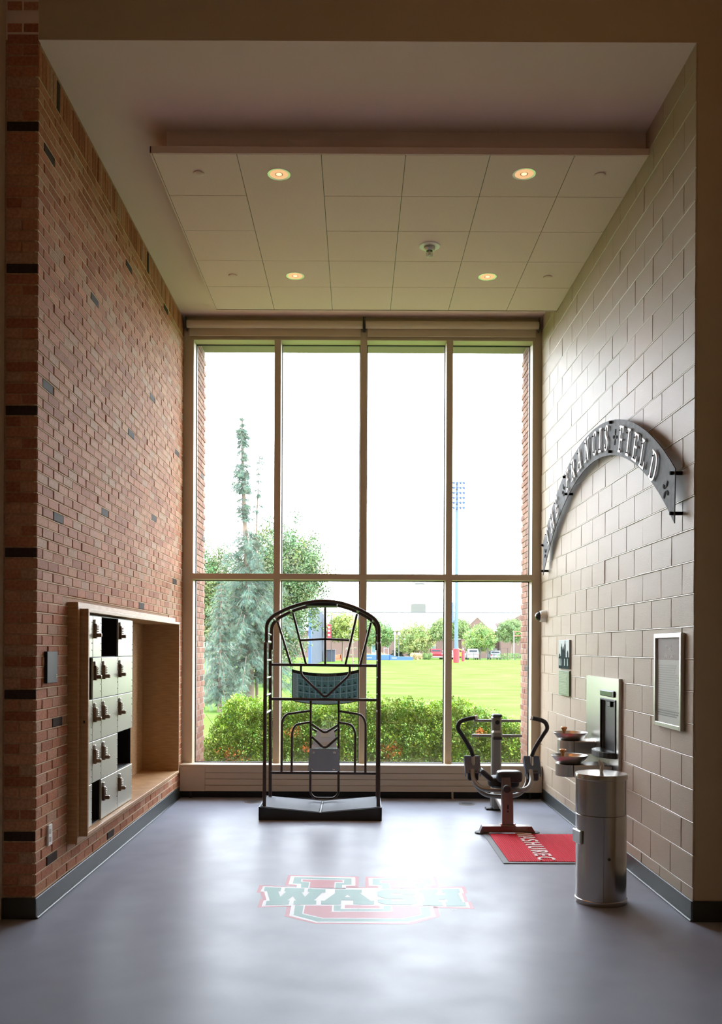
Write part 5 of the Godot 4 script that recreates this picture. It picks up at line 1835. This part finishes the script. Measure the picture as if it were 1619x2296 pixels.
	# broadleaf trees behind
	var cl := leaf_cluster(30, 0.30, 0.09, 9)
	broadleaf("broadleaf_tree", "large dense green tree behind the conifers", Vector3(-3.6, 0, -40), 0.22, [[0.2, 4.6, 0, 2.0, 2.7, 2.0], [-0.9, 3.2, 0.4, 1.9, 1.9, 1.6], [1.0, 5.0, 0, 1.15, 1.75, 1.3], [0.1, 2.2, 0, 1.35, 1.6, 1.4]], 2600, cl, 1.1, M.leaf, tones(rgb(84, 102, 70), 0.12, 11))
	broadleaf("broadleaf_tree", "lighter green tree cut off by the left brick pier", Vector3(-6.6, 0, -42), 0.2, [[0.0, 4.7, 0, 1.7, 2.0, 1.6], [0.9, 3.0, 0.4, 1.7, 1.7, 1.6], [-0.6, 2.6, 0, 1.5, 1.6, 1.4]], 1500, cl, 1.1, M.leaf, tones(rgb(98, 112, 72), 0.12, 11))
	# slatted fence behind the conifers
	var fe := thing("slat_fence", "grey-green fence of upright slats behind the conifers", "fence", Vector3(-5.4, 0, -33))
	var fm := mat(rgb(88, 100, 92), 0.8)
	for i in 19:
		g = G.new()
		g.span(Vector3(-6.6 + i * 0.125, 0.0, -33), Vector3(-6.6 + i * 0.125 + 0.095, 1.9 + 0.02 * rng.randfn(), -33.02), 0.004)
		part(fe, "slat", g, fm)
	for y in [0.4, 1.6]:
		g = G.new()
		g.span(Vector3(-6.65, y, -33.02), Vector3(-4.2, y + 0.09, -33.07), 0.004)
		part(fe, "rail", g, fm)
	# long grey wall with a blue end
	var sw := thing("field_wall", "tall grey corrugated field wall with a blue end post", "wall panel", Vector3(-4.65, 0, -105))
	for i in 24:
		g = G.new()
		g.span(Vector3(-4.75, 0.0, -90.5 - i * 1.45), Vector3(-4.5, 6.4, -91.9 - i * 1.45), 0.03)
		part(sw, "sheet", g, mat(rgb(72, 78, 88), 0.8, 0.0, 0.1) if i % 2 == 0 else mat(rgb(66, 72, 81), 0.8, 0.0, 0.1))
	g = G.new()
	g.span(Vector3(-4.8, 0.0, -90.0), Vector3(-4.5, 6.45, -90.45), 0.02)
	part(sw, "end_post", g, mat(rgb(24, 54, 104), 0.5), "blue end post")
	var sk := thing("container", "dark slate storage container by the field wall", "container", Vector3(-3.4, 0, -120))
	g = G.new()
	g.span(Vector3(-3.95, 0, -119), Vector3(-2.85, 1.5, -122), 0.03)
	part(sk, "body", g, mat(rgb(40, 48, 62), 0.6))
	g = G.new()
	g.span(Vector3(-4.0, 1.48, -118.9), Vector3(-2.8, 1.58, -122.1), 0.02)
	part(sk, "lid", g, mat(rgb(48, 54, 66), 0.6))
	var bn := thing("banner", "red hanging banner with white lettering on a lamp post", "banner", Vector3(-3.7, 0, -118))
	g = G.new()
	g.span(Vector3(-3.84, 3.05, -118), Vector3(-3.36, 4.85, -118.04), 0.004)
	part(bn, "cloth", g, mat(rgb(150, 24, 44), 0.7))
	for y in [4.35, 3.9, 3.35]:
		g = G.new()
		g.span(Vector3(-3.75, y, -117.99), Vector3(-3.47, y + 0.22, -118.0), 0.002)
		part(bn, "lettering", g, M.white)
	g = G.new()
	g.tube([Vector3(-3.3, 0, -118.02), Vector3(-3.3, 6.1, -118.02)], 0.045, 8)
	g.tube([Vector3(-3.3, 4.9, -118.02), Vector3(-3.9, 4.9, -118.02)], 0.02, 6)
	part(bn, "post", g, M.base)
	var ob := thing("barrier", "orange safety barrier at the edge of the lawn", "barrier", Vector3(-2.6, 0, -132))
	for x in [-3.15, -2.7, -2.45]:
		g = G.new()
		g.span(Vector3(x, 0.3, -132), Vector3(x + 0.42, [0.78, 0.86, 0.9][int((x + 3.15) / 0.4)], -132.2), 0.03)
		part(ob, "panel", g, mat(rgb(180, 78, 50), 0.6))
	g = G.new()
	g.span(Vector3(-3.1, 0, -132.05), Vector3(-2.1, 0.3, -132.15), 0.03)
	part(ob, "base", g, mat(rgb(170, 76, 50), 0.6))
	# blue landing mats
	for e in [["landing_mat", "thick blue landing mat at the far edge of the lawn", 1.25, 5.0, 0.82, "landing"], ["landing_mat", "low sloping blue mat to the right of the thick mat", 5.05, 8.5, 0.5, "ramp"]]:
		var lm := thing(e[0], e[1], "sports mat", Vector3((e[2] + e[3]) / 2, 0, -139))
		var blue_vinyl := mat(rgb(26, 66, 146), 0.5)
		g = G.new()
		if e[5] == "landing":
			g.span(Vector3(e[2], 0.0, -138), Vector3(e[3], e[4], -141), 0.06)
		else:
			g.prism([Vector2(e[2], 0.0), Vector2(e[3], 0.0), Vector2(e[3], e[4]), Vector2(e[2] + 1.2, e[4] + 0.02), Vector2(e[2], 0.8)], -2.5, Transform3D(Basis(), Vector3(0, 0, -138)))
		part(lm, "pad", g, blue_vinyl)
		g = G.new()
		g.span(Vector3(e[2] + 0.3, 0.28, -137.97), Vector3(e[2] + 1.0, 0.38, -138.0), 0.01)
		part(lm, "label_strip", g, M.white)
	# floodlight mast with red padding
	var fl := thing("floodlight_mast", "tall pale blue floodlight mast with red padded foot on the field", "floodlight", Vector3(12.5, 0, -114))
	var mastm := mat(rgb(78, 94, 122), 0.6, 0.0, 0.2)
	var headm := mat(rgb(58, 74, 104), 0.7, 0.0, 0.1)
	g = G.new()
	g.tube([Vector3(12.46, 0, -114), Vector3(12.46, 10, -114), Vector3(12.46, 22.6, -114)], [0.25, 0.2, 0.14], 14)
	part(fl, "pole", g, mastm)
	g = G.new()
	g.lathe([Vector2(0.0, 0.02), Vector2(0.38, 0.02), Vector2(0.38, 1.72), Vector2(0.33, 1.76), Vector2(0, 1.76)], Transform3D(Basis(), Vector3(12.46, 0, -114)), 20)
	part(fl, "foot_pad", g, mat(rgb(136, 22, 30), 0.6), "red foam foot pad")
	g = G.new()
	g.span(Vector3(11.9, 5.0, -113.9), Vector3(12.12, 7.6, -114.1), 0.03)
	part(fl, "control_box", g, mastm)
	for r in 6:
		var yy := 19.4 + r * 0.62
		g = G.new()
		g.span(Vector3(11.9, yy, -113.92), Vector3(13.5, yy + 0.08, -114.0), 0.01)
		part(fl, "cross_arm", g, mastm)
		for k in 4:
			g = G.new()
			g.lathe([Vector2(0.0, 0.12), Vector2(0.1, 0.1), Vector2(0.22, -0.12), Vector2(0.0, -0.14)], Transform3D(Basis(Vector3(0, 0, 1), -0.7) * Basis(Vector3(1, 0, 0), 0.5), Vector3(12.05 + k * 0.42, yy + 0.02, -113.75)), 12)
			part(fl, "lamp_head", g, headm)
	g = G.new()
	g.tube([Vector3(12.46, 9.0, -114), Vector3(11.55, 9.1, -114)], 0.07, 8)
	g.span(Vector3(11.2, 8.9, -113.8), Vector3(11.65, 9.3, -114.2), 0.05)
	part(fl, "speaker_arm", g, M.steel_plain)
	# small pole with a red base next to the mast
	for e in [[15.3, "red padded post right of the floodlight mast"], [16.1, "second red padded post right of the floodlight mast"]]:
		var rp := thing("padded_post", e[1], "post", Vector3(e[0] * 0.93, 0, -128), "red padded posts")
		g = G.new()
		g.lathe([Vector2(0, 0), Vector2(0.22, 0), Vector2(0.22, 1.5), Vector2(0.15, 1.6), Vector2(0, 1.6)], Transform3D(Basis(), Vector3(e[0] * 0.93, 0, -128)), 12)
		part(rp, "pad", g, mat(rgb(160, 30, 40), 0.6))
		g = G.new()
		g.lathe([Vector2(0, 1.6), Vector2(0.06, 1.6), Vector2(0.06, 1.9), Vector2(0, 1.9)], Transform3D(Basis(), Vector3(e[0] * 0.93, 0, -128)), 8)
		part(rp, "post_top", g, M.white)
	# long hall across the field
	var hall := thing("brick_hall", "long brick hall with pale roof, gable and tall windows across the field", "building", Vector3(8, 0, -180))
	var hb := tri_tex(mat(rgb(94, 74, 67), 0.9), Vector3(0.3, 1.2, 0.3))
	hb.albedo_texture = noise_tex(0.05, Color(0.84, 0.82, 0.8), Color(1, 1, 1), 256, FastNoiseLite.TYPE_SIMPLEX_SMOOTH, 51)
	var stone := mat(rgb(160, 152, 140), 0.8)
	var roof := mat(rgb(148, 147, 146), 0.8)
	var pane := mat(rgb(70, 92, 96), 0.2)
	var kk := 175.0 / 2040.0
	g = G.new()
	g.span(Vector3(-22, 0, -175), Vector3(60, 5.3, -200))
	part(hall, "wall", g, hb)
	g = G.new()
	g.prism([Vector2(-174.2, 5.2), Vector2(-187.5, 9.25), Vector2(-201, 5.2)], 84.0, Transform3D(Basis(Vector3(0, 0, 1), Vector3(0, 1, 0), Vector3(-1, 0, 0)), Vector3(61, 0, 0)))
	part(hall, "roof", g, roof)
	g = G.new()
	g.span(Vector3(-23, 9.2, -187.2), Vector3(61, 9.38, -187.8))
	part(hall, "ridge_cap", g, M.base)
	for y in [3.55, 5.1]:
		g = G.new()
		g.span(Vector3(-22.2, y, -174.8), Vector3(60.2, y + 0.22, -175.0))
		part(hall, "stone_band", g, stone)
	g = G.new()
	g.prism([Vector2(20.0, 0), Vector2(25.8, 0), Vector2(25.8, 5.1), Vector2(22.9, 7.8), Vector2(20.0, 5.1)], -10.0, Transform3D(Basis(), Vector3(0, 0, -173)))
	part(hall, "gable", g, hb)
	for s in [-1.0, 1.0]:
		g = G.new()
		g.tube([Vector3(22.9, 7.9, -173), Vector3(22.9 + s * 3.1, 5.0, -173)], 0.14, 6)
		part(hall, "gable_coping", g, stone)
	g = G.new()
	g.prism([Vector2(27.2, 0), Vector2(36, 0), Vector2(36, 8.6), Vector2(31.5, 8.6), Vector2(27.6, 6.2), Vector2(27.2, 6.8)], -10.0, Transform3D(Basis(), Vector3(0, 0, -172)))
	part(hall, "end_wing", g, hb)
	for e in [[971, 1455, 8, 19], [901, 1421, 9, 13], [875, 1421, 8, 12], [842, 1421, 8, 12], [982, 1421, 8, 11], [1008, 1421, 8, 12], [1049, 1419, 11, 13], [1084, 1419, 10, 13], [1064, 1457, 15, 19], [942, 1440, 5, 7], [1108, 1462, 10, 15], [866, 1461, 9, 15], [838, 1455, 8, 17], [1140, 1421, 9, 12], [1156, 1421, 9, 12], [812, 1455, 8, 18]]:
		var zw: float = -172.9 if e[0] > 1033 and e[0] < 1101 else (-171.9 if e[0] > 1118 else -174.9)
		var wx: float = (e[0] - 800) * kk
		var wy: float = 1.68 - (e[1] - 1455) * kk
		g = G.new()
		g.box(Vector3(wx, wy, zw), Vector3((e[2] + 2.5) * kk, (e[3] + 2.5) * kk, 0.16), 0.03)
		var wf := part(hall, "window", g, stone)
		g = G.new()
		g.box(Vector3(wx, wy, zw + 0.08), Vector3(e[2] * kk, e[3] * kk, 0.08), 0.02)
		part(wf, "pane", g, pane if e[0] != 866 else mat(rgb(92, 66, 62), 0.5))
	var tw := thing("roof_tower", "pale lantern tower rising behind the hall roof", "tower", Vector3(14, 0, -230))
	g = G.new()
	g.span(Vector3(13.8, 0, -230), Vector3(17.4, 13.2, -234), 0.1)
	part(tw, "tower_body", g, mat(rgb(88, 88, 84), 0.9, 0.0, 0.1))
	g = G.new()
	g.lathe([Vector2(1.35, 13.2), Vector2(1.35, 18.2)], Transform3D(Basis(), Vector3(16.0, 0, -232)), 16)
	part(tw, "lantern", g, mat(rgb(160, 160, 159), 0.8))
	g = G.new()
	g.lathe([Vector2(0, 18.2), Vector2(1.5, 18.2), Vector2(1.5, 18.45), Vector2(0, 18.6)], Transform3D(Basis(), Vector3(16.0, 0, -232)), 16)
	part(tw, "cap", g, M.base)
	# street trees
	var far := leaf_cluster(22, 0.5, 0.23, 13)
	var row := [
		["yellow-green tree right of the grey field wall", 768, 1372, 36, 120.0, rgb(121, 134, 68)],
		["round street tree left of the lamp posts", 846, 1386, 36, 158.0, rgb(97, 116, 71)],
		["spreading street tree above the small spruce", 930, 1390, 42, 158.0, rgb(111, 127, 74)],
		["street tree behind the window mullion left of the mast", 992, 1382, 30, 158.0, rgb(103, 121, 72)],
		["street tree just right of the mast", 1026, 1384, 26, 158.0, rgb(102, 122, 72)],
		["bright street tree before the brick gable", 1076, 1400, 34, 152.0, rgb(108, 130, 72)],
		["tall street tree beside the right brick pier", 1146, 1384, 30, 158.0, rgb(93, 113, 71)],
		["dull green tree between grey wall and thick mat", 812, 1384, 22, 150.0, rgb(103, 121, 76)],
	]
	for e in row:
		var k: float = e[4] / 2040.0
		var topy: float = 1.68 + (1455 - e[2]) * k
		var rx: float = e[3] * k
		var foot := Vector3((e[1] - 800) * k, 0, -e[4])
		var cy := topy - rx * 0.85
		broadleaf("street_tree", e[0], foot, 0.16, [[0, cy, 0, rx, rx * 0.78, rx], [-rx * 0.45, cy - rx * 0.45, 0, rx * 0.6, rx * 0.5, rx * 0.6], [rx * 0.5, cy - rx * 0.4, 0, rx * 0.55, rx * 0.5, rx * 0.6]], 650, far, 0.95, M.leaf, tones(e[5], 0.1), "")
	for e in [["dark small spruce in front of the hall, left of the paler one", 6.9, 3.2, rgb(51, 71, 62)], ["paler spreading small spruce in front of the hall", 9.5, 3.6, rgb(68, 91, 74)]]:
		var w5 := []
		for i in 14:
			w5.append([0.3 + i * e[2] / 14.0, lerpf(1.35, 0.1, i / 13.0), lerpf(1.35, 0.1, i / 13.0), 0.1])
		conifer("small_spruce", e[0], [Vector3(e[1] * 1.05, 0, -160), Vector3(e[1] * 1.05, e[2] * 0.5, -160), Vector3(e[1] * 1.05, e[2], -160)], 0.1, w5, 8, 0.55, tones(e[3], 0.08))
	# lamp posts, sign post, fence and vehicles
	for e in [[6.1, "white globe lamp post in front of the hall", M.white], [6.75, "dark globe lamp post right of the white one", M.base]]:
		var lp := thing("lamp_post", e[1], "lamp post", Vector3(e[0], 0, -146))
		g = G.new()
		g.tube([Vector3(e[0], 0, -146), Vector3(e[0], 3.9, -146)], [0.09, 0.05], 8)
		part(lp, "pole", g, e[2])
		g = G.new()
		g.ball(Vector3(e[0], 4.15, -146), Vector3(0.24, 0.28, 0.24), 14, 8)
		part(lp, "globe", g, M.white)
	var sg := thing("basketball_hoop", "red hoop stand with square board near the right pier", "hoop", Vector3(25.2, 0, -146))
	g = G.new()
	g.tube([Vector3(25.2, 0, -146), Vector3(25.2, 4.6, -146)], 0.08, 8)
	part(sg, "pole", g, M.steel_plain)
	for b in [[3.9, 4.6, 25.2, 25.3], [3.9, 4.6, 26.4, 26.5], [3.85, 3.98, 25.2, 26.5], [4.52, 4.62, 25.2, 26.5]]:
		g = G.new()
		g.span(Vector3(b[2], b[0], -146.05), Vector3(b[3], b[1], -145.95))
		part(sg, "board_frame", g, mat(rgb(200, 70, 66), 0.6))
	var fn := thing("mesh_fence", "black steel post and rail fence in front of the parked vehicles", "fence", Vector3(19, 0, -142))
	for i in 7:
		g = G.new()
		g.tube([Vector3(17.2 + i * 1.06, 0, -142), Vector3(17.2 + i * 1.06, 1.95, -142)], 0.05, 6)
		part(fn, "post", g, M.black)
	for y in [0.25, 1.85]:
		g = G.new()
		g.tube([Vector3(17.2, y, -142), Vector3(23.6, y, -142)], 0.022, 6)
		part(fn, "rail", g, M.black)
	car("pickup_truck", "dark red pickup truck parked before the hall", Vector3(13.2, 0, -152), rgb(92, 18, 26), 1.9, 1.75, true)
	car("car", "white parked van behind the black fence", Vector3(19.2, 0, -152), rgb(165, 165, 164), 1.8, 1.75, false)
	car("car", "silver parked car right of the black fence", Vector3(23.2, 0, -154), rgb(120, 126, 134), 1.8, 1.5, false)
	car("car", "white car partly hidden by the red mast foot", Vector3(15.3, 0, -154), rgb(160, 162, 162), 1.75, 1.5, false)
	var ld := thing("loader", "small yellow loader parked beside the white van", "vehicle", Vector3(17.0, 0, -151))
	var yel := mat(rgb(180, 126, 30), 0.5)
	g = G.new()
	g.span(Vector3(16.9, 0.5, -151), Vector3(17.9, 1.2, -153), 0.05)
	part(ld, "body", g, yel)
	g = G.new()
	g.tube([Vector3(16.9, 1.2, -151), Vector3(16.4, 2.0, -150.8), Vector3(17.9, 1.3, -150.6)], 0.12, 6)
	part(ld, "arm", g, yel)
	g = G.new()
	g.lathe([Vector2(0, -0.12), Vector2(0.42, -0.12), Vector2(0.42, 0.12), Vector2(0, 0.12)], Transform3D(Basis(Vector3(0, 0, 1), PI / 2), Vector3(16.9, 0.42, -151.4)), 14)
	part(ld, "wheel", g, M.rubber)
	# dry grasses and low shrubs at the far edge
	for e in [["dry tan ornamental grasses beside the blue mats", 8.7, 10.4, rgb(152, 136, 103)], ["low green shrubs left of the pickup truck", 10.6, 12.0, rgb(88, 111, 62)], ["low green shrubs by the right brick pier", 22.5, 27.0, rgb(85, 108, 62)], ["dry tan grasses behind the thick blue mat", 1.0, 4.6, rgb(150, 137, 108)]]:
		var og := thing("shrub_row", e[0], "shrubs", Vector3((e[1] + e[2]) / 2, 0, -145.5))
		var ww := []
		for i in 160:
			ww.append(Transform3D(wild() * Basis.from_scale(Vector3.ONE * 0.45), Vector3(rng.randf_range(e[1], e[2]), rng.randf_range(0.1, 1.0), -145.5 + rng.randfn() * 0.4)))
		swarm(og, "foliage", far, M.leaf, ww, tones(e[3], 0.1))
